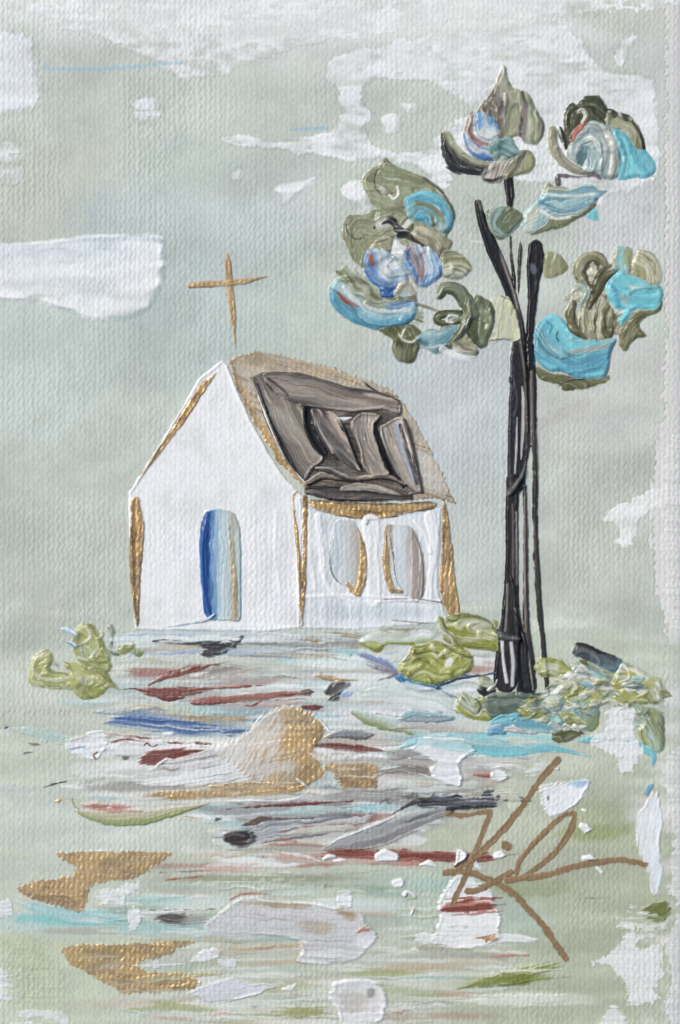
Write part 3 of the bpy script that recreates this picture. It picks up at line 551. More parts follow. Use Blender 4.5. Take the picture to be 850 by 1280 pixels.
stem([(597, 254), (604, 282), (618, 316), (634, 354), (643, 384), (650, 420), (657, 470)], [4.5, 6, 8.5, 7, 6.5, 7, 5], ov=[('l', [(624, 304), (632, 335), (644, 372), (652, 420), (655, 470)], [2.2, 2.5, 2, 1.6, 1.4], (142, 132, 124), .9, .8), ('l', [(598, 252), (602, 262)], 2.6, (120, 120, 112), .7)])
stem([(635, 222), (637, 243), (637, 262)], [5.5, 6, 3.5])
stem([(638, 296), (639, 322), (642, 345), (643, 360)], [1.6, 2.2, 2.4, 1.6])
stem([(650, 301), (650, 312), (649, 335), (648, 368)], [1, 3.6, 2.6, 1], cols=[(38, 38, 40), (96, 88, 84), (40, 40, 42)])
stem([(669, 308), (669, 326), (667, 352), (665, 384), (662, 424), (662, 460)], [9, 11.5, 8, 6, 5, 4], ov=[('b', 667, 337, 4, 7, -20, (104, 106, 112), .9)])
stem([(644, 390), (650, 430), (656, 480), (659, 540)], [4, 4, 3, 2], cols=[(40, 38, 40), (128, 116, 108), (44, 42, 44)], T=5)
CL = dict(mat=M_GLOSS, keep=.15, e=6, warp=.3, grow=1.6, Lt=4.0, Ls=46, jag=1.3, rim=.12, T=4.0, streak=[((214, 217, 206), .2, 4.5, 60), ((110, 112, 88), .08, 2.5, 50)], brist=.12, lump=.22, bl=7, soft=1.8, swl=4.5, rg=.5)
class cluster:
    """a leaf cluster: its largest petal is the part, the others are its sub-parts"""
    def __init__(s): s.root = None
    def p(s, cols, **k):
        d = {**CL, **k}; d['T'] *= .55
        if s.root is None: s.root = paint('leaf_cluster', cols, parent=tr, **d)
        else: paint('petal', cols, parent=s.root, **d)
# --- crown: thin smears that join the clusters
for sp_, h_, cc_ in [([(470, 300), (500, 320), (540, 330), (572, 338)], [10, 24, 20, 8], [OLIVE, (196, 198, 184), (130, 132, 100)]), ([(430, 340), (470, 372), (520, 396)], [8, 16, 10], [(190, 200, 192), OLIVE, (120, 124, 90)]),
                     ([(500, 424), (540, 426), (580, 416), (616, 408)], [8, 14, 20, 10], [(110, 114, 82), (176, 180, 152), (96, 100, 70)]), ([(716, 372), (746, 356), (776, 352), (806, 360)], [10, 22, 24, 12], [(140, 138, 106), (206, 204, 184), (120, 120, 86)]),
                     ([(746, 408), (776, 404), (800, 396)], [10, 16, 8], [(110, 110, 78), (190, 188, 162)]), ([(596, 170), (622, 190), (650, 194)], [8, 16, 8], [(190, 192, 172), (120, 116, 98)]), ([(716, 176), (744, 180), (780, 186)], [8, 18, 10], [(200, 204, 196), (140, 150, 140)])]:
    paint('leaf_smear', cc_, spine=sp_, hw=h_, parent=tr, **{**CL, 'T': 1.2, 'soft': 5, 'tear': 6, 'jag': 4, 'keep': .7, 'flecks': .22})
# --- crown: topmost cluster
c = cluster()
c.p([(120, 116, 98), OLIVE, (170, 172, 142), (150, 152, 122), (112, 102, 94), (98, 88, 84), (160, 160, 132)], out=[(628, 82), (623, 97), (614, 116), (600, 134), (592, 152), (600, 174), (625, 178), (648, 170), (657, 178), (670, 180), (678, 171), (681, 156), (671, 139), (661, 120), (651, 114), (640, 109), (634, 96), (633, 86)],
    spine=[(628, 84), (630, 110), (634, 140), (634, 180)], warp=.16, T=4.5,
    ov=[('l', [(653, 115), (656, 135), (653, 160), (653, 185)], [1.2, 4, 5, 3], PLUM, .9), ('l', [(633, 88), (638, 106)], 1.3, (40, 42, 38), .9), ('l', [(631, 118), (631, 132)], 1.6, (216, 216, 192), .8, .8), ('l', [(616, 128), (622, 140), (613, 136)], 1.2, (190, 190, 164), .6, .6), ('l', [(651, 116), (651, 170)], .8, (60, 54, 52), .8)])  # dark line right of the tip is its shadow painted in
c.p([(150, 150, 120), (176, 176, 146), OLIVE, (90, 84, 78), (52, 50, 50), (44, 44, 46)], spine=[(558, 172), (564, 190), (580, 204), (604, 210), (618, 208)], hw=[7, 12, 11, 9, 3], warp=.2, T=5,
    ov=[('b', 571, 180, 5, 12, -30, (214, 212, 192), .7), ('l', [(556, 178), (562, 194), (578, 204)], 1, (40, 40, 40), .8)])
c.p([(44, 44, 46), (60, 58, 58)], spine=[(556, 190), (562, 204), (576, 212), (600, 213)], hw=[2, 5, 5, 2], T=5)
c.p([(96, 90, 82), (206, 202, 192), (188, 180, 166), (104, 96, 90), (150, 150, 116), (160, 162, 126)], out=[(655, 188), (664, 192), (668, 202), (664, 214), (652, 219), (630, 223), (624, 228), (607, 227), (602, 219), (614, 206), (637, 200)], flow=-70, warp=.25, T=5,
    ov=[('l', [(606, 225), (616, 226), (626, 222)], 2, (52, 50, 50), .9)])
c.p([(90, 136, 186), (150, 184, 210), (204, 214, 216), (146, 116, 106), (196, 204, 208), (84, 122, 172)], out=[(590, 140), (582, 155), (579, 172), (583, 185), (593, 196), (606, 202), (618, 200), (625, 190), (625, 174), (619, 152), (606, 143)], spine=[(586, 142), (592, 166), (604, 178), (624, 182)], warp=.2, T=6,
    ov=[('b', 600, 152, 9, 12, 20, (112, 156, 202), .8), ('l', [(588, 158), (590, 172), (600, 182)], 3, (150, 104, 96), .7), ('b', 612, 168, 6, 10, 30, (214, 222, 222), .8), ('l', [(580, 168), (586, 188), (606, 200)], 1.6, (80, 116, 168), .8)])
c.p([(150, 178, 174), (124, 158, 152), (96, 134, 130), (186, 196, 180)], out=[(611, 183), (621, 175), (638, 173), (645, 184), (650, 192), (630, 202), (618, 199)], spine=[(610, 190), (628, 182), (648, 190)], T=5.5)
# --- crown: right top cluster
c = cluster()
c.p([(70, 74, 52), (60, 64, 46), (72, 76, 54), (96, 98, 72)], out=[(725, 126), (733, 121), (743, 120), (752, 124), (759, 136), (762, 150), (757, 164), (740, 166), (724, 172), (712, 184), (706, 166), (704, 152), (707, 140), (714, 131), (722, 130)], spine=[(708, 170), (712, 146), (732, 130), (756, 150)], T=4.5, streak=[((110, 112, 84), .2)])
c.p([(140, 140, 108), (176, 176, 146), (120, 122, 88), (92, 94, 66), (58, 56, 46)], out=[(759, 138), (770, 140), (784, 145), (797, 157), (804, 174), (805, 190), (796, 189), (781, 166), (759, 160)], spine=[(804, 192), (797, 168), (782, 152), (758, 146)], T=4, warp=.3, ov=[('b', 768, 141, 4, 6, 0, (50, 52, 40), .9), ('b', 781, 146, 4, 7, -30, (54, 56, 44), .9), ('l', [(790, 152), (801, 172), (804, 190)], 1.5, (54, 52, 44), .9)])  # dark line on the right edge is shade put into the leaf colour
c.p([(178, 174, 156), (146, 142, 118), (160, 156, 134)], spine=[(690, 164), (692, 184), (706, 204), (726, 214), (750, 212)], hw=[5, 6, 5.5, 5, 3], T=5, ov=[('l', [(697, 162), (700, 182), (712, 200), (736, 212)], 1.2, (232, 232, 230), .9, .7)])
c.p([(50, 52, 42)], spine=[(700, 161), (704, 172), (707, 184)], hw=[2, 4, 2], T=3)
c.p([(110, 146, 148), (204, 214, 212), (140, 164, 162), (216, 218, 208), (120, 150, 148), (206, 208, 196)], out=[(709, 196), (712, 182), (721, 168), (734, 156), (742, 152), (755, 157), (770, 165), (777, 195), (773, 221), (753, 223), (740, 216), (722, 207)], spine=[(742, 222), (752, 196), (744, 172), (722, 176), (716, 194)], T=6, warp=.35, lump=.35,
    streak=[((222, 222, 214), .3), ((106, 142, 144), .22)], ov=[('l', [(752, 158), (764, 176), (766, 205), (762, 221)], 3, (214, 210, 198), .8, 1.2), ('l', [(751, 180), (753, 200), (752, 218)], 2, (96, 112, 108), .7)])
c.p([(128, 196, 204), (108, 178, 190), (130, 204, 212), (126, 200, 208)], out=[(766, 164), (780, 167), (794, 185), (808, 191), (819, 208), (811, 221), (790, 222), (772, 223), (776, 196)], spine=[(772, 168), (786, 196), (798, 224)], T=5, warp=.2, ov=[('l', [(794, 188), (797, 202)], 1, (84, 150, 164), .7), ('l', [(776, 176), (782, 198), (778, 220)], 2, (90, 150, 158), .7)])
c.p([(186, 128, 112), (156, 100, 86)], spine=[(731, 152), (726, 160), (718, 168), (715, 178)], hw=[2, 3.5, 2.5, 1], T=6)
c.p([(232, 230, 226), (196, 190, 172)], spine=[(722, 140), (728, 138), (732, 146), (728, 154)], hw=[1.2, 2, 2.2, 1], T=6)
c.p([(60, 52, 54), (130, 112, 116)], spine=[(698, 230), (698, 220), (708, 220), (724, 222), (742, 219), (750, 224)], hw=[2.4, 2.4, 1.5, 1.3, 2, 1], T=3.5)
# --- crown: long striped leaf
c = cluster()
c.p([(130, 132, 98), (190, 196, 176), (110, 152, 166), (180, 206, 206), (128, 164, 168), (200, 208, 200), (124, 126, 92), (146, 148, 116)], out=[(655, 270), (663, 258), (676, 247), (684, 230), (692, 233), (712, 236), (733, 231), (747, 237), (760, 238.5), (748, 247), (740, 262), (720, 274), (702, 284), (682, 289), (664, 293), (653, 285)],
    spine=[(658, 276), (684, 256), (712, 254), (738, 246), (758, 239)], warp=.12, Ls=80, T=4.5, ov=[('b', 664, 272, 9, 17, 20, (206, 204, 186), .85), ('l', [(674, 252), (696, 264), (720, 262), (744, 250)], 2.2, (88, 140, 164), .8, .6), ('l', [(680, 243), (710, 246), (742, 243)], 2, (220, 222, 206), .8, .8), ('l', [(676, 264), (694, 274), (712, 272)], 2, (226, 228, 222), .85, .8)])
c.p([(126, 198, 208)], out=[(733, 269), (744, 262), (747, 275), (741, 274)], T=2.5, jag=.5)
# --- crown: little leaf on the stem
c = cluster()
c.p([(84, 92, 66), (120, 128, 98), (92, 108, 88), (150, 172, 166), (96, 108, 82)], out=[(609, 264), (624, 259), (641, 261), (653, 271), (646, 284), (627, 299), (615, 292), (609, 278)], spine=[(632, 262), (624, 278), (634, 288), (650, 274)], T=5, warp=.35, streak=[((196, 206, 196), .2)])
# --- crown: upper left cluster
c = cluster()
c.p([(132, 132, 102), OLIVE, (156, 156, 124), (126, 124, 96)], out=[(481, 198), (494, 208), (508, 214), (532, 223), (551, 237), (565, 258), (568, 275), (562, 290), (556, 300), (552, 318), (530, 308), (505, 296), (486, 300), (470, 278), (471, 260), (463, 251), (456, 237), (454, 223), (463, 213), (473, 208)], spine=[(462, 226), (484, 232), (520, 238), (556, 262), (562, 300)], T=4, warp=.3,
    ov=[('l', [(482, 202), (470, 218), (470, 236), (480, 244), (492, 242)], 1.1, (86, 84, 66), .8, -.6), ('b', 479, 239, 5, 9, -30, (206, 202, 184), .8), ('l', [(487, 244), (492, 249), (498, 244), (497, 234)], 1.6, (228, 228, 216), .95, 1.2), ('l', [(530, 223), (556, 244), (567, 270), (560, 290)], 1.5, (72, 68, 54), .7),  # dark right edge is shade in the pigment, white curl a painted highlight
        ('b', 500, 262, 22, 10, -20, (112, 108, 90), .7)])
c.p([(128, 128, 98), (148, 148, 118), OLIVE, (118, 116, 90)], out=[(470, 262), (456, 269), (438, 270), (431, 278), (429, 296), (435, 311), (442, 325), (454, 334), (470, 330), (489, 318), (494, 300), (512, 291), (516, 278), (500, 266)], spine=[(500, 270), (470, 284), (446, 290), (448, 322)], T=4.5, warp=.3,
    ov=[('l', [(434, 276), (434, 288), (444, 299), (456, 298)], 1.2, (92, 90, 70), .8, -.6), ('b', 480, 278, 18, 9, -25, (206, 200, 196), .75), ('l', [(488, 298), (474, 300), (464, 312)], 2, (190, 186, 160), .6, .7), ('b', 468, 285, 2, 3, 0, (50, 46, 44), .9)])
c.p([(40, 38, 36), (30, 29, 29)], out=[(477, 280), (486, 272), (494, 274), (498, 282), (504, 287), (511, 289), (507, 292), (495, 292), (491, 283), (484, 279)], T=3, jag=.4)
c.p([(40, 38, 36), (70, 64, 54)], spine=[(499, 295), (512, 297), (524, 304), (530, 310)], hw=[2, 3.4, 3, 1], T=3)
c.p([(232, 232, 230)], out=[(494, 298), (500, 304), (506, 312), (504, 322), (494, 326), (489, 318)], T=3, jag=.6)
c.p([(92, 160, 184), (120, 188, 204), (128, 138, 116), (104, 170, 190), (88, 156, 178)], out=[(506, 252), (518, 242), (536, 240), (553, 250), (564, 267), (564, 284), (554, 292), (546, 284), (538, 284), (527, 277), (511, 272)], spine=[(508, 262), (526, 254), (546, 262), (556, 288)], T=6, warp=.2, ov=[('l', [(520, 254), (536, 258), (552, 270)], 3, (124, 122, 96), .8), ('b', 512, 262, 6, 10, 20, (130, 186, 194), .8), ('b', 552, 284, 7, 6, 0, (176, 194, 186), .7), ('l', [(541, 274), (543, 292)], 1.3, (110, 100, 82), .8)])
c.p([(150, 148, 122), (196, 188, 160), (120, 116, 92)], out=[(522, 284), (540, 288), (556, 296), (565, 302), (562, 312), (552, 312), (548, 326), (538, 314), (526, 304), (516, 294)], spine=[(520, 290), (540, 300), (552, 318)], T=4.5)
c.p([(128, 130, 96), (160, 160, 126), (206, 206, 190), (116, 118, 84)], out=[(553, 316), (568, 314), (580, 322), (589, 332), (586, 341), (571, 350), (556, 346), (550, 332)], spine=[(552, 330), (570, 328), (588, 336)], T=4.5)
# --- crown: blue and white cluster
c = cluster()
c.p([(160, 184, 196), (206, 216, 218), (190, 206, 212), (120, 152, 190), (90, 126, 176)], out=[(458, 318), (464, 312), (476, 312), (492, 319), (504, 334), (510, 350), (502, 360), (488, 363), (472, 359), (461, 346), (456, 332)], spine=[(460, 316), (470, 340), (490, 350), (508, 350)], T=6, warp=.25,
    ov=[('b', 463, 324, 5, 10, -15, (150, 92, 78), .95), ('b', 480, 342, 8, 9, 30, (222, 226, 224), .7), ('l', [(456, 338), (466, 354), (484, 362), (500, 362)], 2.2, (60, 104, 166), .8)])
c.p([(44, 86, 158), (58, 104, 172), (38, 74, 142)], out=[(455, 338), (463, 350), (474, 359), (500, 360), (496, 370), (486, 374), (476, 372), (474, 362), (464, 352)], T=4.5, jag=.6)
c.p([(84, 124, 178), (180, 204, 218), (96, 138, 190), (206, 216, 220), (150, 120, 118), (150, 186, 206), (98, 142, 180)], out=[(504, 314), (513, 304), (526, 308), (538, 312), (550, 328), (552, 343), (536, 356), (525, 359), (516, 349), (505, 328)], spine=[(520, 308), (526, 330), (528, 358)], T=6, warp=.16, ov=[('l', [(526, 318), (529, 334), (527, 352)], 1.8, (156, 106, 100), .7), ('l', [(508, 316), (514, 332), (522, 352)], 2.5, (70, 112, 172), .8)])
c.p([(204, 200, 186), (178, 170, 150), (150, 186, 200)], out=[(494, 362), (506, 352), (514, 356), (520, 368), (512, 376), (496, 374)], T=5, spine=[(496, 370), (508, 362), (520, 370)])
# --- crown: lower left turquoise petal
c = cluster()
c.p([(96, 96, 66), (128, 128, 98), (190, 206, 202), (168, 200, 204), (90, 150, 172), (112, 170, 184)], out=[(413, 358), (424, 347), (443, 346), (461, 356), (472, 372), (500, 372), (519, 371), (518, 396), (502, 408), (474, 412), (440, 402), (419, 387), (412, 372)], spine=[(518, 384), (480, 390), (448, 376), (424, 350)][::-1], T=6, warp=.16, Ls=70,
    ov=[('l', [(423, 366), (432, 376), (448, 384)], [2, 3.6, 1], (152, 84, 72), .95), ('l', [(414, 374), (428, 392), (460, 405), (500, 402)], 4, (92, 152, 174), .85, .8), ('b', 500, 382, 18, 6, -4, (110, 148, 190), .7), ('l', [(430, 360), (446, 378), (480, 390), (512, 388)], 2.6, (206, 212, 206), .8, .8), ('b', 434, 350, 14, 5, 0, (104, 104, 72), .8), ('b', 458, 362, 7, 8, 0, (196, 192, 174), .7)])
c.p([(108, 110, 76), (88, 90, 58), (120, 120, 84)], out=[(474, 412), (500, 408), (514, 406), (526, 416), (524, 430), (522, 442), (513, 454), (498, 451), (489, 436), (490, 424)], spine=[(490, 410), (502, 430), (506, 454)], T=4.5, streak=[((180, 178, 150), .22)], ov=[('l', [(506, 412), (502, 424), (514, 428), (522, 424)], 1.6, (222, 220, 206), .85, 1)])
# --- crown: green plume beside the stem
c = cluster()
c.p([(196, 198, 170), (212, 212, 190), (190, 192, 160), (206, 206, 182)], out=[(612, 376), (626, 369), (639, 377), (646, 402), (647, 424), (627, 425), (610, 427), (604, 400)], flow=-75, T=1.4, keep=.6, ov=[('l', [(626, 370), (640, 378), (646, 400)], 1.2, (130, 132, 100), .8), ('l', [(612, 426), (632, 424), (647, 428)], 1, (90, 86, 70), .7)])
c.p([(112, 152, 162), (150, 182, 184), (96, 142, 152), (124, 160, 164)], out=[(520, 424), (534, 413), (550, 411), (562, 406), (584, 394), (592, 400), (572, 424), (558, 436), (544, 442), (532, 434)], spine=[(522, 426), (546, 426), (572, 412), (590, 396)], T=5, streak=[((196, 206, 198), .25)])
c.p([(76, 82, 56), (120, 126, 98), (84, 90, 62), (62, 68, 44)], out=[(596, 368), (606, 374), (614, 380), (618, 398), (613, 416), (606, 434), (596, 432), (582, 412), (584, 392), (590, 380)], spine=[(598, 370), (600, 400), (600, 434)], T=5.5, streak=[((150, 154, 124), .25)])
c.p([(80, 86, 60), (128, 134, 108), (74, 80, 54)], spine=[(549, 370), (556, 360), (570, 362), (582, 376), (592, 394)], hw=[4, 7, 8, 9, 6], T=5.5, streak=[((170, 176, 150), .2)])
c.p([(74, 78, 52), (112, 116, 86), (66, 70, 46)], spine=[(576, 392), (560, 392), (548, 396), (548, 402), (560, 404), (576, 402)], hw=[4, 5, 5, 4, 4, 3], T=5.5)
c.p([(232, 232, 224)], spine=[(572, 396), (562, 396), (559, 401), (565, 403)], hw=[.8, 1.4, 1.4, .8], T=6.5, jag=.3)
c.p([(92, 96, 68), (150, 152, 122), (84, 88, 60)], spine=[(586, 376), (584, 396), (576, 416), (562, 432)], hw=[4, 5, 5, 4], T=5.5)
c.p([(180, 178, 150), (104, 102, 74), (206, 204, 186)], out=[(566, 430), (578, 424), (596, 434), (597, 444), (580, 444), (570, 440)], spine=[(568, 432), (582, 438), (597, 442)], T=4)
c.p([(222, 222, 220)], spine=[(552, 436), (566, 444), (586, 448), (596, 446)], hw=[3, 4, 3, 1], T=2)
c.p([(160, 152, 128), (120, 112, 92)], spine=[(521, 380), (534, 384), (547, 389)], hw=[.6, .9, .6], T=1.5, e=1, jag=.2)
# --- crown: big turquoise scoop low right
c = cluster()
c.p([(122, 120, 86), (92, 92, 62)], out=[(672, 458), (690, 466), (722, 472), (757, 470), (759, 476), (740, 484), (704, 488), (702, 482), (676, 474)], flow=10, T=2.2, jag=2)
c.p([(126, 200, 210), (134, 206, 214), (112, 182, 196), (96, 164, 184), (104, 176, 194), (124, 194, 206)], out=[(668, 422), (674, 405), (688, 394), (702, 398), (716, 414), (733, 424), (752, 427), (770, 424), (764, 438), (761, 459), (754, 471), (737, 474), (720, 473), (702, 465), (683, 462), (669, 445)], spine=[(674, 404), (690, 432), (720, 446), (766, 436)], T=7, warp=.14, Ls=80,
    ov=[('l', [(709, 441), (730, 438), (750, 434), (768, 428)], [2, 4, 4, 1], (170, 174, 160), .85, .5), ('l', [(672, 424), (682, 440), (700, 449), (712, 446)], 1.8, (88, 120, 122), .8), ('l', [(697, 415), (695, 421), (698, 427)], .9, (30, 50, 60), .9), ('l', [(682, 402), (689, 408), (686, 416)], 1.5, (84, 152, 170), .8, .6), ('b', 730, 456, 24, 9, -10, (92, 152, 176), .7), ('l', [(722, 468), (748, 460), (760, 446)], 2, (84, 148, 170), .7)])
# --- crown: olive loops and turquoise block at the right
c = cluster()
c.p([(96, 96, 66), (140, 136, 104), (214, 210, 190), (128, 126, 92), (196, 192, 168), (100, 98, 66)], out=[(725, 389), (738, 372), (752, 371), (764, 384), (769, 406), (764, 422), (744, 425), (730, 418), (722, 404)], spine=[(744, 372), (742, 400), (744, 426)], T=3.6, streak=[((84, 84, 56), .3), ((220, 216, 200), .25)])
c.p([(84, 84, 58), (112, 110, 80), (78, 76, 52)], spine=[(716, 381), (713, 395), (718, 412), (732, 423)], hw=[5, 6, 5, 2], T=5)
c.p([(88, 88, 60), (150, 146, 116), (96, 94, 66), (74, 72, 48)], spine=[(738, 364), (728, 350), (724, 338), (731, 326), (744, 323), (752, 330), (748, 342)], hw=[4, 7, 8, 8, 8, 7, 3], T=5.5, streak=[((150, 146, 116), .25)])
c.p([(214, 210, 194), (170, 164, 136)], spine=[(740, 332), (742, 342), (746, 346)], hw=[3, 5, 3], T=3)
c.p([(80, 78, 54), (104, 100, 72), (72, 70, 46)], spine=[(766, 336), (753, 346), (744, 364), (736, 384)], hw=[6, 8, 7, 3], T=5.5)
c.p([(170, 188, 176), (150, 158, 124)], spine=[(724, 358), (732, 366), (726, 380)], hw=[4, 5, 2], T=4.5)
c.p([(164, 168, 132), (150, 196, 196), (156, 160, 124)], out=[(770, 310), (778, 308), (789, 312), (788, 326), (786, 340), (772, 338), (764, 330)], flow=-90, T=2.5, keep=.4)
c.p([(206, 202, 182), (170, 168, 132), (214, 210, 194), (156, 154, 116)], out=[(797, 313), (806, 312), (818, 320), (826, 336), (826, 352), (812, 357), (798, 346), (790, 334)], spine=[(798, 314), (818, 326), (824, 352)], T=3, keep=.4, streak=[((140, 138, 100), .3)])
c.p([(104, 102, 70), (136, 134, 98), (84, 82, 56)], out=[(777, 412), (791, 394), (815, 386), (826, 376), (824, 388), (812, 394), (797, 405), (808, 420), (792, 424), (783, 438), (775, 431)], spine=[(778, 436), (790, 408), (820, 384)], T=4.5, streak=[((180, 178, 146), .25)])
c.p([(124, 198, 206), (112, 190, 200), (128, 204, 212), (118, 190, 198)], out=[(768, 344), (777, 338), (787, 344), (801, 349), (814, 357), (824, 357), (828, 368), (820, 385), (806, 386), (793, 387), (784, 398), (777, 407), (773, 400), (781, 387), (768, 384), (758, 364), (761, 352)], spine=[(762, 352), (786, 366), (826, 366)], T=5, warp=.3, ov=[('l', [(760, 352), (768, 364), (772, 382)], 3, (92, 158, 184), .8, .8), ('b', 779, 374, 5, 9, -20, (176, 190, 180), .7)])
# --- crown: pale leaf right of the spoon stem
c = cluster()
c.p([(176, 176, 142), (144, 146, 108), (156, 156, 120), (130, 132, 96)], out=[(682, 318), (694, 316), (703, 325), (709, 336), (694, 346), (682, 346), (679, 332)], flow=-88, T=2.4, keep=.3)
c = cluster()
c.p([(70, 66, 60)], spine=[(730, 474), (712, 476), (699, 482), (692, 500), (686, 516)], hw=[1, 1.6, .6, .4, .3], grow=0, T=1.0, soft=.6, e=1, jag=.3)

# ================================================================== shrubs
SH = dict(mat=M_GLOSS, keep=.15, e=6, warp=.35, grow=.8, Lt=4, Ls=40, jag=1.6, rim=.12, T=4.5, brist=.15, lump=.3, bl=7, soft=1.8, swl=6, rg=.5)
def petal(parent, name, cols, **k):
    d = {**SH, **k}; d['T'] *= .5
    return paint(name, cols, parent=parent, **d)
LM = [(132, 136, 72), (164, 166, 102), (148, 152, 84), (186, 188, 136), (138, 142, 76)]
ls = thing('shrub', 'curly lime green shrub at the left foot of the chapel', 'shrub', 90, 872)
petal(ls, 'foliage', [(152, 156, 94), (172, 175, 118), (158, 162, 102), (200, 202, 160), (162, 166, 106)], out=[(36, 850), (38, 831), (46, 817), (58, 812), (67, 819), (65, 838), (91, 840), (107, 846), (100, 860), (88, 862), (62, 861), (42, 857)], spine=[(62, 816), (46, 832), (56, 852), (100, 854)],
      ov=[('l', [(42, 836), (50, 846), (70, 850), (92, 846)], 2.6, (204, 208, 180), .8, 1), ('b', 72, 830, 6, 10, -15, (226, 230, 234), .9)])
petal(ls, 'foliage', [(158, 162, 100), (192, 194, 148), (150, 154, 90), (172, 174, 114)], out=[(90, 794), (100, 781), (114, 779), (124, 791), (135, 810), (140, 836), (126, 840), (100, 828), (92, 812)], spine=[(96, 796), (108, 800), (114, 822), (138, 832)],
      ov=[('l', [(108, 782), (114, 796), (104, 804), (96, 806)], 2, (206, 208, 184), .8, 1), ('l', [(120, 812), (112, 824), (98, 822)], 2, (214, 218, 206), .8, 1), ('b', 106, 814, 8, 7, 0, (182, 192, 176), .6), ('l', [(112, 780), (122, 796), (130, 820)], 1.5, (120, 124, 66), .6)])
petal(ls, 'foliage', [(154, 158, 94), (182, 184, 128), (162, 166, 102), (148, 152, 86)], out=[(79, 828), (101, 831), (128, 836), (142, 851), (149, 862), (139, 860), (126, 869), (112, 875), (98, 871), (91, 862), (86, 842)], spine=[(84, 830), (104, 846), (126, 850), (146, 860)],
      ov=[('b', 112, 850, 12, 8, 20, (206, 210, 184), .7), ('l', [(122, 838), (136, 852), (146, 861)], 1.4, (112, 116, 60), .7, -.5)])
cr2 = np.random.RandomState(12)
def curls(parent, x0, x1, y0, y1, n, pal, rmin=7, rmax=15):
    for _ in range(n):
        x = cr2.uniform(x0, x1); y = cr2.uniform(y0, y1); r = cr2.uniform(rmin, rmax); a0 = cr2.uniform(0, 6.28); sw = cr2.choice([-1, 1])*cr2.uniform(1.4, 2.8)
        pts = [(x+r*math.cos(a0+sw*q), y+.62*r*math.sin(a0+sw*q)) for q in (0, .33, .66, 1)]
        k1 = pal[cr2.randint(len(pal))]; k2 = pal[cr2.randint(len(pal))]
        petal(parent, 'foliage', [k1, k2, k1], spine=pts, hw=[1, cr2.uniform(2.2, 4.4), cr2.uniform(2, 4), .8], T=2.2, e=3.5, jag=1, soft=2.4, op=.85)
LC = [(148, 152, 90), (170, 172, 116), (206, 208, 178), (160, 163, 100), (186, 188, 140), (136, 140, 78)]
curls(ls, 48, 66, 826, 850, 3, LC); curls(ls, 102, 128, 792, 826, 4, LC); curls(ls, 98, 132, 846, 862, 4, LC)
sp = thing('sprig', 'thin grey green sprig with a round tip beside the left shrub', 'sprig', 142, 816)
petal(sp, 'stalk', [(126, 136, 118)], spine=[(139, 788), (141, 800), (139, 814), (148, 818)], hw=[1.6, 1.2, 1.2, 2.2], T=2.4)
petal(sp, 'bud', [(150, 156, 140)], spine=[(138, 783), (141, 789)], hw=[3.4, 3.4], T=3)
petal(sp, 'small_leaf', [(134, 144, 96), (150, 156, 104)], out=[(146, 812), (152, 806), (160, 806), (166, 801), (169, 810), (162, 816), (152, 818)], T=2.4)
petal(sp, 'small_leaf', [(128, 142, 92)], spine=[(168, 815), (173, 817), (179, 815)], hw=[2.4, 4, 1.4], T=2.4)

ms = thing('shrub', 'glossy lime shrub under the right corner of the chapel', 'shrub', 548, 858)
petal(ms, 'foliage', [(148, 140, 122), (196, 200, 186), (204, 212, 206), (176, 180, 112), (146, 148, 74)], out=[(448, 803), (459, 793), (480, 786), (511, 785), (546, 788), (542, 800), (516, 806), (485, 806), (478, 813), (471, 815), (462, 812)], flow=0, T=2.6, warp=.12, ov=[('b', 526, 791, 14, 5, -3, (228, 230, 232), .9), ('l', [(450, 804), (468, 813), (486, 806), (516, 805)], 2.5, (128, 132, 62), .8)])
petal(ms, 'foliage', [(120, 124, 66), (170, 172, 128), (206, 206, 186), (138, 142, 66), (128, 132, 54), (140, 144, 70)], out=[(549, 778), (562, 768), (577, 766), (597, 769), (614, 776), (621, 790), (621, 813), (600, 812), (581, 810), (567, 796), (556, 786)], flow=8, T=4.2, warp=.25, ov=[('l', [(576, 768), (598, 771), (614, 778), (620, 790)], 1.8, (104, 106, 66), .8, .8), ('b', 596, 779, 20, 5, 4, (206, 206, 190), .7)])
petal(ms, 'foliage', [(112, 116, 66), (150, 152, 96), (206, 210, 198), (126, 130, 72)], spine=[(549, 774), (554, 786), (564, 800), (578, 812)], hw=[4, 6, 6, 3], T=5.5)
petal(ms, 'foliage', [(132, 134, 74), (168, 170, 94), (146, 150, 72), (184, 186, 124), (152, 156, 80)], out=[(498, 833), (508, 820), (516, 807), (530, 806), (544, 801), (566, 808), (586, 815), (593, 826), (588, 838), (571, 848), (547, 856), (523, 853), (503, 846)], spine=[(500, 838), (530, 826), (560, 832), (590, 824)], T=5.5, lump=.45, warp=.4, streak=[((206, 208, 176), .2), ((100, 104, 52), .2)],
      ov=[('b', 561, 826, 5, 9, 20, (236, 238, 236), .95), ('l', [(540, 806), (546, 820), (560, 812)], 2.4, (206, 208, 186), .8, 1), ('l', [(518, 812), (524, 824), (536, 828)], 1.8, (100, 102, 58), .7), ('l', [(556, 806), (572, 816), (590, 822)], 1.8, (104, 108, 56), .7), ('b', 512, 834, 6, 5, 0, (190, 192, 130), .6)])
curls(ms, 512, 580, 818, 844, 9, [(132, 136, 62), (150, 152, 76), (196, 198, 158), (118, 120, 60), (160, 162, 92)]); curls(ms, 580, 610, 780, 804, 4, [(132, 136, 62), (186, 188, 150), (146, 150, 74)])
fs = thing('shrub', 'small marbled white and lime shrub at the left foot of the trunk', 'shrub', 600, 900)
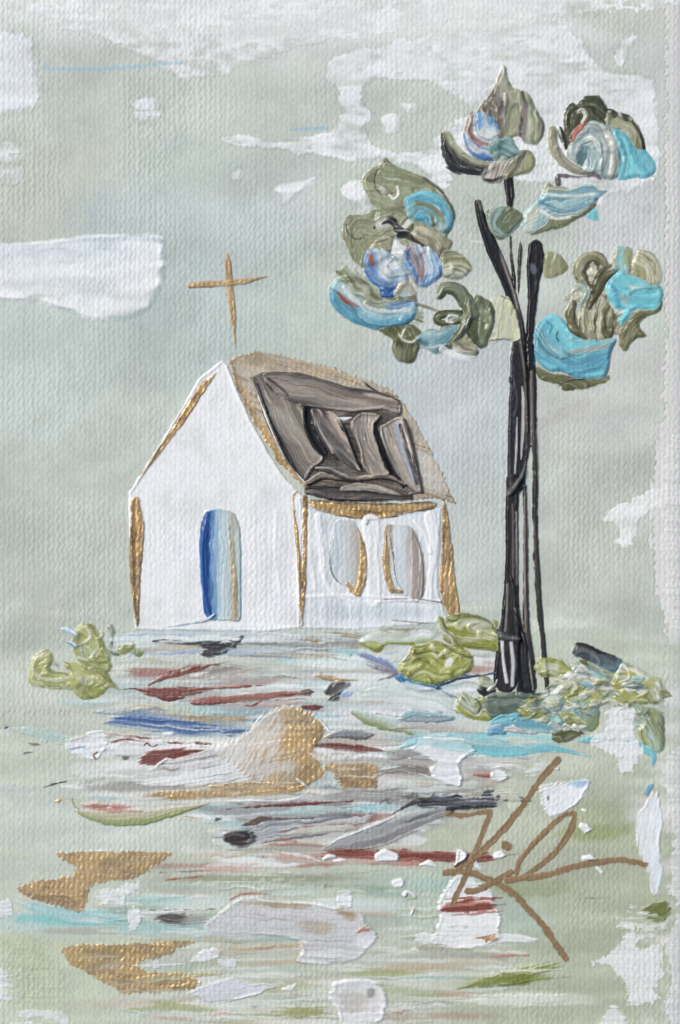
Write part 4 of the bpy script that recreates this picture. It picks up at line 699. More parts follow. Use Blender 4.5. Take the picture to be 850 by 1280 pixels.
petal(fs, 'foliage', [(134, 140, 60), (206, 210, 200), (120, 126, 70), (216, 220, 214), (146, 150, 72)], out=[(573, 868), (581, 866), (592, 874), (604, 868), (619, 872), (628, 884), (632, 894), (618, 900), (601, 901), (581, 895), (568, 886)], spine=[(574, 872), (590, 888), (606, 884), (630, 894)], T=5, streak=[((230, 232, 230), .22)], ov=[('l', [(572, 884), (590, 896), (612, 898)], 3, (146, 150, 66), .8), ('l', [(588, 868), (600, 880), (598, 890)], 1.6, (70, 80, 60), .7)])
petal(fs, 'dark_chip', [(34, 34, 36), (56, 58, 54)], out=[(596, 861), (606, 856), (619, 862), (620, 872), (612, 872), (600, 868)], T=4, jag=.7)
petal(fs, 'foliage', [(160, 166, 128), (204, 206, 186), (120, 126, 84)], out=[(598, 846), (607, 844), (619, 853), (617, 862), (604, 858), (598, 860)], T=5)
petal(fs, 'white_tip', [(232, 232, 230)], spine=[(611, 862), (618, 856), (621, 849)], hw=[2.5, 1.8, .7], T=6)

rs = thing('shrub', 'broad marbled olive and teal shrub bank right of the trunk', 'shrub', 745, 920)
petal(rs, 'foliage', [(104, 116, 104), (88, 104, 96), (122, 130, 112), (100, 112, 96)], out=[(606, 872), (622, 864), (660, 866), (700, 868), (706, 880), (690, 892), (650, 896), (612, 896)], flow=0, T=2.6, streak=[((150, 158, 140), .3), ((70, 84, 80), .25)])
petal(rs, 'foliage', [(150, 154, 110), (196, 200, 184), (140, 160, 152), (206, 206, 190)], out=[(690, 850), (716, 826), (760, 832), (790, 836), (826, 850), (832, 880), (828, 930), (806, 930), (780, 890), (740, 886), (744, 910), (720, 924), (690, 914), (672, 890)], flow=10, T=1.2, soft=6, flecks=.18, jag=4, streak=[((226, 228, 224), .25)])
petal(rs, 'foliage', [(36, 36, 39), (54, 54, 58), (76, 84, 88), (90, 124, 136)], out=[(716, 816), (720, 804), (734, 805), (760, 816), (777, 823), (780, 834), (765, 840), (744, 830), (726, 824)], spine=[(718, 812), (744, 816), (780, 832)], T=4.6, warp=.3, ov=[('b', 760, 828, 22, 6, 24, (104, 116, 120), .8), ('b', 775, 829, 6, 7, 0, (86, 128, 146), .8)])
petal(rs, 'foliage', [(150, 154, 80), (196, 198, 158), (136, 140, 66)], out=[(668, 829), (680, 821), (700, 823), (711, 832), (720, 842), (700, 846), (680, 846), (670, 840)], spine=[(670, 832), (690, 832), (716, 842)], T=4.6, ov=[('b', 690, 833, 12, 4, -5, (206, 206, 190), .85)])
petal(rs, 'foliage', [(170, 174, 140), (206, 208, 188), (150, 154, 104)], out=[(694, 864), (697, 852), (706, 842), (716, 838), (724, 852), (722, 866), (708, 870)], spine=[(696, 860), (708, 848), (722, 862)], T=4.6)
petal(rs, 'foliage', [(130, 150, 140), (210, 214, 208), (196, 206, 206), (150, 178, 186)], out=[(714, 832), (722, 826), (734, 829), (750, 838), (762, 846), (756, 857), (734, 860), (720, 850)], spine=[(716, 834), (732, 838), (758, 852)], T=5, streak=[((120, 144, 140), .25), ((228, 228, 224), .3)], ov=[('l', [(738, 842), (754, 846)], 2, (120, 190, 204), .7), ('l', [(717, 838), (724, 830), (736, 834), (734, 846)], 1.1, (96, 112, 96), .7)])
petal(rs, 'foliage', [(170, 176, 140), (150, 152, 92), (196, 200, 176), (140, 148, 110), (176, 170, 100)], out=[(769, 842), (780, 827), (796, 834), (812, 844), (827, 850), (829, 872), (818, 880), (800, 872), (784, 864), (764, 858)], spine=[(772, 836), (798, 850), (828, 868)], T=5, streak=[((214, 216, 204), .3), ((128, 128, 66), .25)], ov=[('b', 786, 841, 6, 4, 0, (196, 172, 60), .7), ('l', [(770, 842), (779, 830), (786, 846), (774, 852)], 1.2, (226, 228, 224), .8, .8), ('b', 812, 854, 8, 8, 20, (164, 160, 92), .7)])
petal(rs, 'foliage', [(150, 154, 84), (178, 180, 120), (140, 144, 72)], out=[(706, 872), (722, 864), (744, 862), (760, 872), (780, 860), (800, 870), (810, 878), (790, 882), (770, 876), (750, 882), (730, 884), (712, 884)], flow=5, T=3.6, jag=2, streak=[((216, 218, 200), .25)])
petal(rs, 'foliage', [(110, 150, 150), (140, 172, 166), (120, 136, 110)], out=[(718, 880), (746, 879), (749, 902), (741, 914), (728, 910), (720, 896)], flow=-70, T=3.2, jag=1.6, streak=[((150, 152, 90), .3)])
petal(rs, 'foliage', [(146, 148, 66), (164, 164, 84), (130, 132, 58)], out=[(648, 886), (662, 884), (680, 888), (684, 894), (668, 898), (654, 894)], flow=5, T=3.4)
petal(rs, 'foliage', [(150, 152, 76), (134, 138, 66), (104, 130, 140)], out=[(692, 902), (704, 890), (716, 892), (724, 902), (722, 912), (704, 914)], flow=15, T=3.6)
petal(rs, 'foliage', [(96, 98, 66), (120, 120, 84), (80, 84, 56)], out=[(689, 914), (704, 912), (724, 912), (732, 917), (720, 922), (708, 928), (692, 926)], flow=-5, T=3.6)
petal(rs, 'foliage', [(206, 212, 206), (160, 178, 170), (196, 204, 196)], out=[(682, 874), (694, 870), (704, 878), (700, 888), (686, 886)], flow=20, T=4)
petal(rs, 'foliage', [(148, 156, 120), (130, 140, 104), (180, 196, 186), (160, 164, 110)], out=[(790, 880), (804, 884), (820, 886), (830, 900), (830, 934), (818, 942), (806, 930), (796, 914), (802, 902)], spine=[(796, 884), (812, 906), (824, 938)], T=4, streak=[((206, 208, 190), .28), ((110, 112, 66), .25)])

rb = np.random.RandomState(5)
for k in range(58):
    x = rb.uniform(660, 830); lo = np.interp(x, [660, 690, 705, 720, 780, 830], [864, 850, 832, 818, 832, 850]); hi = np.interp(x, [660, 690, 730, 770, 790, 830], [904, 912, 926, 884, 890, 940])
    y = rb.uniform(lo+8, hi-6)
    if 738 < x < 802 and y > 884: continue
    a = rb.uniform(-.6, .6); L = rb.uniform(6, 13); dx, dy = math.cos(a)*L, math.sin(a)*L
    col = [(150, 152, 80), (206, 208, 196), (132, 156, 152), (120, 124, 72), (190, 192, 160), (164, 166, 104), (226, 228, 224), (112, 132, 128), (124, 188, 198), (228, 228, 226)][rb.randint(10)]
    col2 = [(190, 192, 158), (150, 156, 120), (214, 214, 204)][rb.randint(3)]
    petal(rs, 'foliage', [col, col2, col], spine=[(x-dx, y-dy), (x, y+rb.uniform(-2, 2)), (x+dx, y+dy)], hw=[1.2, rb.uniform(3, 6), 1], T=3.2, e=4, jag=2, jl=5)
# ================================================================== brush strokes of the foreground
B = dict(mat=M_PAINT, T=.9, e=3, rim=.35, keep=.75, warp=.4, Lt=2.2, Ls=90, jag=1.5, tear=4, soft=4, fade=.12, op=.92)
def bs_(label, spine, hw, cols, **k):
    d = {**B, **k}
    if k.get('tear') == 0: d = {**d, 'soft': k.get('soft', 1.6), 'fade': k.get('fade', .04)}
    if 'T' in k: d['T'] = k['T']*.55
    if d['tear']: hw = [h*1.22 for h in hw]
    if k.get('mat') is M_GLOSS: d['T'] = k['T']*.8
    return stroke(label, spine, hw, cols, **d)
def bp_(label, out, cols, **k):
    d = {**B, 'tear': 0, 'fade': 0, 'soft': 4.5, **k}
    if 'T' in k: d['T'] = k['T']*(.85 if k.get('mat') is M_GLOSS else .6)
    return blob(label, out, cols, **d)
# --- row below the chapel
bs_('blue white dab with a pointed left tip above the left shrub', [(74, 786), (84, 787), (94, 792)], [1.5, 4.5, 4], [(150, 184, 214), (226, 232, 238), (110, 150, 196)], tear=0)
bs_('lower of two pale blue dabs touching the left shrub', [(80, 802), (88, 803), (96, 808)], [1, 3, 3], [(206, 218, 230), (90, 126, 180)], tear=0)
bs_('long pale blue band of paint along the chapel base', [(140, 800), (200, 796), (270, 796), (340, 797), (420, 800)], [5, 9, 9, 8, 3], [(206, 216, 222), (190, 204, 214), (212, 216, 214)], T=.8, keep=.8, streak=[((160, 180, 204), .28), ((220, 224, 224), .35)])
bs_('faint blue streak just under the dark dab before the door', [(200, 815), (226, 817), (250, 816)], [2.5, 3.5, 2], [(120, 140, 190), (170, 186, 210)], T=.8)
bs_('pale sage band of paint running under the dark dab', [(150, 826), (230, 824), (330, 830), (440, 838)], [5, 7, 8, 3], [(196, 200, 182), (206, 210, 204), (184, 190, 178)], T=.8, keep=.8, streak=[((170, 168, 150), .25)])
bp_('thick charcoal dab shaped like a boat before the blue door', [(191, 803), (198, 799), (238, 800), (280, 800), (295, 799), (302, 794), (304, 797), (297, 806), (290, 812), (274, 819), (259, 822), (251, 818), (252, 812), (245, 808), (215, 805)], [(96, 94, 94), (62, 61, 63), (76, 74, 74), (50, 50, 52)], flow=-3, mat=M_GLOSS, T=4, rim=.5, keep=.1, ov=[('l', [(194, 804), (240, 805), (280, 806)], 1, (34, 34, 36), .9), ('l', [(240, 797), (270, 800), (296, 799)], 1.2, (160, 156, 150), .8)])
bs_('thin tan line trailing right from the charcoal boat shaped dab', [(296, 815), (340, 816), (390, 818), (432, 825)], [.8, 2, 1.8, .7], [(156, 140, 118), (186, 178, 164)], T=1.2, tear=0)
bs_('small olive hairline stroke right of the left shrub', [(134, 838), (160, 838.5), (196, 840)], [2, 1.4, .5], [(160, 158, 108)], T=1.2, tear=0)
bs_('yellow cream smear right of the sprig', [(160, 824), (190, 824), (218, 828)], [2, 5, 2], [(206, 206, 180), (190, 188, 150)], T=.7, keep=.8)
bs_('small gold curl under the right gable post', [(380, 799), (394, 801), (410, 800)], [1.4, 2.2, .8], [(172, 146, 110, .5), GOLD], T=1.2, tear=0)
bs_('taupe stroke that leads into the glossy middle shrub', [(404, 791), (424, 792), (450, 794), (456, 792)], [1, 3.6, 3.4, 1], [(140, 126, 110), (166, 152, 134)], T=1.6)
bs_('faint teal smear left of the middle shrub', [(412, 814), (436, 815), (462, 818)], [2, 5, 2], [(176, 206, 202), (150, 192, 192)], T=.7, keep=.8)
# --- rust red strokes
bs_('grey smear tucked inside the upper rust stroke', [(232, 848), (260, 842), (290, 836), (312, 834)], [2, 7, 8, 3], [(170, 164, 158), (140, 132, 126), (186, 184, 178)], T=1.0)
bs_('rust red stroke slanting up to the right toward the charcoal dab', [(186, 856), (206, 846), (236, 838), (266, 831), (304, 823)], [2.5, 4.5, 5, 3.6, 1], [(128, 74, 66), (108, 58, 52), (136, 84, 74)], T=2.2, jag=1.6, fade=.04, soft=3.5, tear=1.6)
bs_('thick rust red stroke with a thin right tail beside the left shrub', [(150, 861), (168, 860), (186, 863), (220, 864), (270, 860), (334, 857)], [.8, 2, 6, 7, 3.6, .8], [(112, 62, 56), (130, 76, 68), (106, 58, 52)], T=2.6, jag=1.6, ov=[('l', [(222, 855), (260, 858), (300, 857)], 1.2, (196, 150, 140), .7)], fade=.04, soft=3.5, tear=1.6)
bs_('rust red blob hanging under the thick rust stroke', [(198, 871), (212, 873), (229, 871)], [2.5, 4.5, 2], [(118, 66, 58), (104, 56, 50)], T=2.6, tear=0)
bs_('long mottled rust stroke with a dark right end above the gold mound', [(244, 877), (256, 876), (290, 873), (330, 870), (384, 868)], [5, 6, 5, 6, 5], [(128, 74, 66), (160, 112, 102), (118, 66, 58)], T=2.2, streak=[((196, 176, 168), .3), ((96, 50, 46), .3)], jag=2, fade=.04, soft=3.5, tear=1.6)
bs_('dark knob at the right end of the mottled rust stroke', [(379, 865), (386, 864), (394, 865)], [3, 4, 1], [(80, 72, 70), (110, 100, 96)], T=3.2, tear=0)
bs_('pale pink smear under the mottled rust stroke', [(250, 884), (300, 881), (350, 879), (384, 876)], [2, 4, 4, 2], [(206, 190, 184), (190, 166, 158)], T=.8)
bs_('short rust hook under the middle of the mottled rust stroke', [(308, 882), (316, 881), (326, 876)], [1.6, 2.4, 1.4], [(120, 70, 62)], T=2, tear=0)
bs_('dark rust tip peeking out behind the top of the gold mound', [(376, 883), (392, 884), (404, 883)], [3, 5, 2], [(96, 46, 42), (110, 58, 50)], T=2.4, tear=0)
bs_('thin grey rust line between the two big rust strokes', [(288, 851), (310, 849), (352, 846), (376, 848)], [1, 2, 2, .8], [(140, 116, 108), (170, 180, 176)], T=1.0, tear=0)
bs_('short gold stroke left of the comma shaped charcoal dab', [(397, 844), (412, 847), (446, 850)], [4, 3.6, 1.4], [(150, 124, 84, .6), GOLD, (164, 134, 90, .7)], T=1.6)
bp_('comma shaped charcoal dab right of the rust strokes', [(404, 865), (408, 856), (415, 850), (428, 849), (438, 852), (438, 857), (431, 862), (425, 868), (425, 875), (416, 877), (407, 877), (409, 870)], [(66, 62, 62), (96, 92, 90), (52, 49, 50)], flow=-35, mat=M_GLOSS, T=4.5, keep=.1, rim=.5, ov=[('l', [(417, 858), (422, 852), (433, 852), (434, 857)], 1.3, (150, 148, 146), .8, .8)])
bs_('small soft blue dab beside the comma shaped charcoal dab', [(426, 869), (434, 868), (441, 865)], [3, 3.6, 2], [(130, 156, 194), (170, 190, 212)], T=1.4, tear=0)
# --- blue strokes under the middle shrub
bs_('blue violet stroke sliding under the left side of the middle shrub', [(444, 817), (460, 822), (480, 832), (498, 842)], [2, 6, 8, 5], [(90, 130, 180), (140, 150, 190), (128, 120, 150), (170, 176, 190)], T=2.2)
bs_('grey mauve stroke below the blue violet one', [(456, 829), (474, 836), (494, 842), (472, 850)], [1.6, 4, 4, 1.5], [(130, 120, 130), (176, 172, 176)], T=1.8, tear=0)
bs_('deep teal blue stroke curving under the middle shrub', [(497, 846), (510, 854), (528, 859), (552, 860)], [5, 7, 6, 2], [(60, 132, 160), (48, 96, 150), (70, 120, 160)], T=3, tear=0, mat=M_GLOSS)
bs_('slate blue line running from the middle shrub to the trunk', [(544, 858), (570, 848), (596, 844), (618, 841)], [3.4, 3, 2.2, 1.6], [(80, 96, 124), (44, 60, 92)], T=2.6, tear=0, mat=M_GLOSS)
bs_('grey blue line running down right from the middle shrub', [(534, 860), (552, 866), (572, 872)], [4, 3, 1.5], [(104, 122, 134), (150, 160, 166)], T=2.4, tear=0)
bs_('broad pale white green band between the middle shrub and the swirl', [(446, 868), (500, 868), (545, 876), (574, 890)], [4, 16, 15, 4], [(212, 217, 214), (204, 212, 208), (216, 220, 217)], T=1.0, keep=.4)
# --- row of the blue band
bs_('pale teal smear under the left shrub', [(68, 874), (100, 880), (140, 878)], [2, 6, 2], [(196, 212, 206), (178, 206, 204)], T=.7, keep=.8)
bs_('long slate grey stroke above the deep blue one', [(111, 893), (155, 890), (190, 886), (206, 888)], [2.5, 4, 4, 2], [(150, 160, 164), (128, 140, 148), (172, 180, 180)], T=1.4)
bs_('teal line between the rust strokes and the blue band', [(226, 892), (280, 892), (330, 891)], [1, 2.2, 1.2], [(140, 178, 184)], T=1.0)
bs_('pale grey gold stroke over the blue band', [(192, 899), (240, 898), (300, 899), (326, 900)], [4, 6, 6, 2], [(178, 172, 158, .1), (170, 148, 116, .35), (186, 184, 178)], T=1.2, streak=[(GOLD, .25)])
bs_('deep blue stroke with a sharp left tip in the left foreground', [(129, 904), (150, 902), (190, 905), (240, 911), (300, 913)], [2, 7, 9, 9, 3], [(170, 184, 196), (54, 88, 150), (96, 124, 164), (176, 186, 190)], T=1.2, streak=[((204, 208, 206), .36), ((36, 66, 128), .28)], op=.85, flecks=.12, fade=.04, soft=3.5, tear=1.6)
bs_('navy spot of the blue band beside the gold mound', [(276, 916), (292, 915), (312, 912)], [2, 5, 2], [(60, 88, 140), (96, 116, 150)], T=1.8)
bs_('pale aqua stroke ending in a blue dot at the far left', [(14, 911), (40, 914), (70, 922), (100, 928)], [3, 8, 10, 5], [(178, 200, 190), (186, 206, 198), (196, 208, 200)], T=1.0)
bs_('tiny navy dot at the far left of the aqua stroke', [(6, 909), (10, 908)], [2.2, 2.2], [(50, 70, 130)], T=1.6, tear=0)
bs_('tiny grey leaf shaped dab under the aqua stroke', [(35, 929), (43, 931), (52, 931)], [1.5, 3, .6], [(120, 116, 112)], T=1.6, tear=0)
bs_('second, lower tiny grey leaf shaped dab at the left edge', [(29, 941), (36, 940), (44, 940)], [2.6, 2.6, .6], [(120, 114, 110)], T=1.6, tear=0)
bp_('white paint blob with a rust hook at its lower right', [(82, 924), (92, 920), (104, 917), (124, 912), (134, 916), (137, 926), (130, 942), (122, 950), (112, 950), (94, 945), (82, 936)], [(226, 228, 230), WHITE, (222, 226, 230)], flow=-5, T=1.6, rim=.8, keep=.55, ov=[('l', [(88, 936), (106, 933)], 1.2, (120, 150, 196), .7), ('l', [(122, 940), (117, 944), (121, 950), (114, 953)], 1.2, (118, 70, 64), .9), ('l', [(90, 926), (110, 920)], 1.6, (196, 176, 170), .6)])
bs_('white smear joining the blob to the rust flecks', [(134, 938), (170, 936), (210, 936), (262, 934)], [4, 12, 10, 4], [WHITE, (220, 222, 222)], T=1.0, streak=[((190, 196, 190), .3)], jag=3)
bs_('broken line of rust flecks above the thick dark rust stroke', [(140, 926), (158, 922), (176, 924), (200, 926), (236, 927), (270, 929)], [3, 3.6, 4, 2.4, 3, 1.5], [(116, 68, 62), (96, 56, 52)], T=1.8, flecks=.28, jag=2)
bs_('small rust squiggle inside the white smear', [(180, 932), (184, 928), (190, 933), (197, 930)], [1, 1.3, 1.3, .8], [(90, 60, 56)], T=1.8, tear=0)
bs_('thick dark rust stroke left of the gold mound', [(176, 950), (190, 947), (226, 944), (262, 941), (292, 937)], [5, 9, 9, 6, 2], [(128, 76, 66), (104, 58, 50), (120, 70, 62)], T=2.4, streak=[((150, 110, 100), .25)], fade=.04, soft=3.5, tear=1.6)
bs_('white curl over the left end of the dark rust stroke', [(196, 957), (202, 953), (208, 949), (214, 949)], [2, 2.6, 2.8, 2], [WHITE], T=4, tear=0, rim=.3)
bs_('tiny dark fleck left of the dark rust stroke', [(154, 947), (160, 947)], [2.4, 2.4], [(96, 94, 92)], T=1.4, tear=0)
bs_('white paint dot on the blue band', [(206, 918), (216, 917)], [3.4, 3.6], [WHITE], T=3, tear=0)
bs_('long black hairline slash at the left below the aqua stroke', [(55, 984), (68, 980), (86, 976)], [.7, 1.7, .5], [(50, 50, 52)], T=1.6, tear=0)
bs_('soft grey slash trailing right of the black hairline', [(76, 985), (100, 979), (142, 969)], [1, 3.2, .8], [(160, 160, 160)], T=1.0)
bs_('faint blue lines at the left edge below the hairline', [(-20, 984), (20, 984), (50, 987)], [4, 4, 1], [(184, 198, 208), (196, 204, 206)], T=.7, keep=.8)
bs_('small gold fleck above the pink and green leaf stroke', [(68, 1002), (73, 1001), (78, 999)], [1.4, 3, 1.4], [(190, 158, 108, .6)], T=1.4, tear=0)
# --- white and gold mound
bs_('broad dry white stroke running into the gold mound', [(176, 972), (230, 965), (290, 954), (356, 940)], [9, 18, 22, 16], [(222, 222, 222), (206, 206, 204), WHITE, (214, 212, 210)], T=1.2, streak=[((166, 160, 152), .28), (WHITE, .4)], tear=6, jag=2)
bp_('white and gold mound with a bright white rim in the middle foreground', [(258, 932), (282, 926), (300, 918), (317, 903), (331, 890), (354, 881), (374, 882), (393, 892), (407, 915), (398, 930), (393, 940), (401, 950), (409, 968), (394, 980), (370, 992), (340, 986), (310, 972), (280, 950)],
    [(226, 224, 222), (222, 218, 212), (196, 184, 164, .2), (186, 158, 118, .5), (180, 148, 100, .6)], flow=-60, T=1.6, e=6, rim=.6, keep=.85, warp=.3, soft=5, brist=.12,
    ov=[('b', 372, 900, 22, 16, 30, (184, 160, 124, .6), .9), ('b', 366, 925, 18, 14, -30, BGOLD, .85), ('b', 384, 952, 18, 10, 40, (176, 148, 108, .6), .8), ('b', 330, 925, 22, 16, -30, (224, 216, 206, .1), .8), ('b', 340, 960, 34, 9, -8, (206, 200, 194), .8), ('l', [(318, 902), (334, 889), (356, 881), (374, 882)], 1.8, (240, 240, 238), .9, .8), ('l', [(390, 942), (402, 952), (408, 966), (396, 980), (370, 993)], 2.2, (238, 234, 230), .9, 1), ('l', [(372, 974), (380, 980), (385, 985)], 1.5, (240, 238, 236), .8, .8)])
bs_('white arrow shaped flick at the right tip of the gold mound', [(396, 896), (406, 906), (412, 914), (421, 914), (412, 918), (400, 924)], [1, 2, 3.4, 1.2, 2, .8], [WHITE], T=4, tear=0, rim=.3)
bs_('long horizontal gold stroke below the mound', [(181, 994), (220, 992), (250, 991), (303, 987), (360, 984), (388, 980)], [6, 9, 9, 9, 8, 3], [(196, 178, 150, .3), GOLD, (186, 148, 90, .8), (190, 176, 156, .2)], T=1.2, keep=.9, streak=[((222, 219, 214), .36), (BGOLD, .3)], tear=5, flecks=.2, soft=5)
bs_('thin white edge under the long horizontal gold stroke', [(246, 1002), (303, 1001), (364, 999), (392, 984)], [.7, 1.8, 2, 1], [(232, 232, 230)], T=2, tear=0)
# --- pink and green leaf stroke
bs_('leaf shaped stroke with olive belly under the long gold stroke', [(93, 1012), (110, 1018), (136, 1022), (176, 1022), (216, 1014), (266, 1003)], [1.5, 7, 11, 11, 7, 1], [(196, 190, 176), (206, 196, 178), (176, 180, 136), (136, 146, 94), (126, 138, 82)], T=2, warp=.15, tear=0)
bs_('dusty pink upper side of the leaf shaped stroke', [(97, 1007), (120, 1009), (150, 1012), (178, 1012)], [1.5, 5, 6, 3], [(184, 134, 120), (176, 120, 108), (200, 168, 154)], T=2.2)
bs_('fine curled tail at the left tip of the leaf shaped stroke', [(90, 998), (91, 1003), (95, 1009), (98, 1012)], [.6, 1, 1.4, 1], [(96, 92, 72)], T=2, tear=0)
# --- right of the mound
bs_('turquoise line right of the gold mound', [(392, 893), (412, 894), (432, 896)], [2, 3, 1], [(140, 190, 198), (170, 206, 208)], T=1.0)
bs_('rust line running right from the tip of the gold mound', [(393, 931), (420, 932), (456, 936), (504, 943)], [2.5, 5, 5, 1.4], [(118, 68, 60), (100, 54, 48), (150, 112, 100)], T=2.0, fade=.04, soft=3.5, tear=1.6)
bs_('slate grey leaf shaped dab with a dark lower edge right of the mound', [(405, 921), (430, 917), (452, 919), (468, 918)], [2, 7, 7, 1.5], [(150, 150, 154), (140, 140, 146), (116, 114, 122), (84, 80, 86)], T=2.6, tear=0)
bs_('olive and aqua willow leaf stroke above the white drip', [(437, 887), (456, 896), (484, 905), (516, 915)], [2, 8, 9, 4], [(206, 216, 212), (186, 200, 186), (146, 154, 110), (132, 138, 92)], T=2.2, tear=0, warp=.15)
bs_('thin maroon line over the willow leaf stroke', [(456, 890), (480, 893), (502, 896)], [.6, 1.1, .8], [(140, 90, 84)], T=1.4, tear=0)
bs_('pale taupe stroke along the lower edge of the teal swirl', [(484, 910), (520, 908), (560, 912), (600, 916)], [3, 6, 6, 3], [(206, 208, 204), (186, 182, 176), (170, 160, 154)], T=1.4)
bs_('oval teal grey swirl left of the foot shrub', [(502, 898), (516, 895), (540, 896), (566, 898)], [5, 9, 8, 3], [(120, 160, 166), (176, 200, 200), (130, 160, 164), (150, 150, 150), (128, 168, 176)], T=3, tear=0, mat=M_GLOSS, warp=.2)
bs_('long white line under the rust line', [(400, 945), (456, 945), (512, 948)], [1, 2.4, 1], [(226, 228, 228)], T=1.8, tear=0)
bs_('grey band under the long white line', [(396, 951), (450, 950), (500, 952), (560, 956), (620, 958)], [2, 4, 6, 6, 3], [(170, 166, 160), (190, 188, 182)], T=1.0)
bp_('tan gold patch right of the mound', [(406, 950), (440, 950), (478, 953), (476, 966), (470, 984), (440, 989), (425, 988), (418, 972), (404, 962)], [(186, 164, 134, .3), (176, 146, 106, .55), (170, 134, 96, .5)], T=1.2, keep=.9, flow=0, jag=3, streak=[((206, 196, 180), .3), ((160, 132, 106, .3), .3)])
bs_('dark taupe smear left of the white drip', [(470, 966), (500, 962), (530, 964), (540, 970)], [4, 8, 8, 3], [(166, 160, 154), (120, 112, 108), (146, 140, 134), (180, 178, 172)], T=1.4, streak=[((80, 72, 70), .22)], tear=4)
bs_('pale mint band under the taupe smear', [(474, 982), (510, 984), (540, 990)], [4, 8, 4], [(206, 212, 204), (196, 204, 196)], T=.9)
bs_('turquoise stroke along the foot of the foreground shrubs', [(500, 930), (540, 926), (590, 930), (640, 936), (690, 934), (738, 945)], [2, 9, 12, 10, 8, 3], [(170, 206, 208), (140, 196, 204), (110, 182, 194), (120, 190, 200)], T=1.6, tear=4, streak=[((200, 214, 210), .3), ((90, 160, 178), .2)])
bs_('turquoise band in front of the trunk foot', [(600, 914), (640, 906), (672, 908), (700, 914)], [3, 8, 8, 3], [(128, 194, 204), (96, 150, 170), (150, 186, 186)], T=2.4, streak=[((196, 206, 204), .25)])
bs_('bright turquoise dab under the small foot shrub', [(612, 904), (628, 898), (648, 894)], [3, 6, 3], [(126, 194, 208), (140, 204, 212)], T=3, tear=0)
bs_('blue spot with white edge under the small foot shrub', [(612, 914), (622, 912), (630, 916)], [6, 7, 3], [(150, 180, 210), (70, 120, 176), (130, 180, 196)], T=3.4, tear=0, mat=M_GLOSS)
bs_('pink and white petal stroke in front of the trunk foot', [(630, 911), (642, 911), (656, 915), (672, 917)], [3, 6, 4, 1], [(226, 222, 220), (206, 190, 188), (176, 150, 148), (222, 224, 222)], T=3.4, tear=0, mat=M_GLOSS)
bs_('short turquoise dab left of the dry white patch', [(726, 926), (744, 924), (764, 924)], [3, 6, 2.5], [(120, 190, 202), (110, 180, 194)], T=1.8, tear=0)
bs_('turquoise drip at the lower right end of the shrub bank', [(782, 920), (794, 930), (808, 938), (816, 944), (815, 956)], [4, 6, 6, 5, 3], [(126, 194, 206), (116, 184, 196)], T=1.8, tear=0)
bp_('dry white patch breaking through the shrub bank', [(742, 884), (760, 876), (790, 876), (800, 892), (796, 906), (804, 924), (812, 944), (790, 966), (772, 974), (762, 950), (738, 940), (728, 922), (738, 912), (752, 904)], [(230, 230, 230)], T=.6, keep=1, jag=6, jl=8, flecks=.22, dry=9, dryw=16)
bp_('white drip with rounded foot hanging in the middle foreground', [(505, 938), (514, 932), (526, 922), (550, 917), (580, 923), (597, 938), (580, 950), (577, 960), (580, 970), (577, 984), (566, 984), (552, 980), (541, 974), (535, 962), (540, 952), (522, 944)], [WHITE, (228, 230, 232), (236, 236, 238)], flow=0, T=2.6, e=4, rim=.9, keep=.2, ov=[('b', 566, 932, 34, 6, 3, (170, 206, 208), .85), ('b', 540, 924, 12, 4, 0, (214, 216, 218), .6)])
bs_('turquoise tip at the left shoulder of the white drip', [(500, 934), (510, 930), (520, 927)], [2, 4, 1.5], [(140, 196, 206), (180, 214, 216)], T=2.4, tear=0)
bs_('rust triangle left of the round white drop', [(592, 968), (602, 969), (614, 969)], [.8, 3, 4], [(176, 100, 80), (140, 80, 66)], T=2, tear=0)
bs_('grey line beside the round white drop', [(580, 958), (620, 962), (660, 958)], [3, 5, 1.5], [(186, 186, 182), (160, 156, 152)], T=1.0)
bp_('round white paint drop with a glossy top above the signature', [(612, 968), (614, 960), (622, 956), (630, 957), (636, 966), (640, 971), (632, 977), (622, 980), (614, 976)], [(238, 238, 238), WHITE], name='paint_drop', cat='paint drop', T=4, e=4, rim=.5, keep=.1, ov=[('l', [(634, 974), (640, 972)], 1.6, (90, 86, 84), .8)])
# --- black smear and the grey diagonal
bs_('mottled grey band under the tan gold patch', [(400, 1000), (450, 996), (500, 992), (550, 990), (600, 988)], [8, 10, 8, 8, 4], [(176, 174, 170), (150, 148, 146), (196, 202, 198)], T=1.0, streak=[((130, 126, 124), .3), ((206, 214, 210), .3)], tear=5)
bs_('pale turquoise patch among the black flecks', [(430, 1010), (460, 1012), (488, 1010)], [3, 7, 3], [(160, 204, 212), (190, 214, 212)], T=.9, jag=2)
bp_('ragged black smear left of the signature top', [(518, 1002), (536, 992), (560, 990), (582, 994), (600, 992), (606, 982), (618, 984), (612, 992), (624, 1000), (616, 1010), (600, 1012), (580, 1014), (556, 1016), (534, 1012)], [(120, 120, 124), (50, 50, 54), (96, 98, 104), (36, 36, 38)], flow=-4, T=2.0, jag=5, jl=7, flecks=.16, streak=[((176, 180, 186), .3), ((28, 28, 30), .35)], fade=.04, soft=3.5, tear=1.6)
bs_('black flecks right of the ragged black smear', [(620, 997), (634, 998), (644, 999), (662, 1000)], [3, 5, 3, 3], [(44, 43, 45)], T=1.8, flecks=.25, jag=3)
bs_('curved black slash left of the ragged black smear', [(489, 1018), (504, 1009), (522, 1001), (540, 998)], [.7, 2.5, 4.5, 1.5], [(50, 49, 51), (80, 78, 78)], T=2.2, tear=0)
bs_('small grey knob at the left of the black smear', [(498, 994), (510, 995), (518, 993)], [1.4, 3, 5], [(104, 102, 102), (130, 128, 128)], T=2, tear=0)
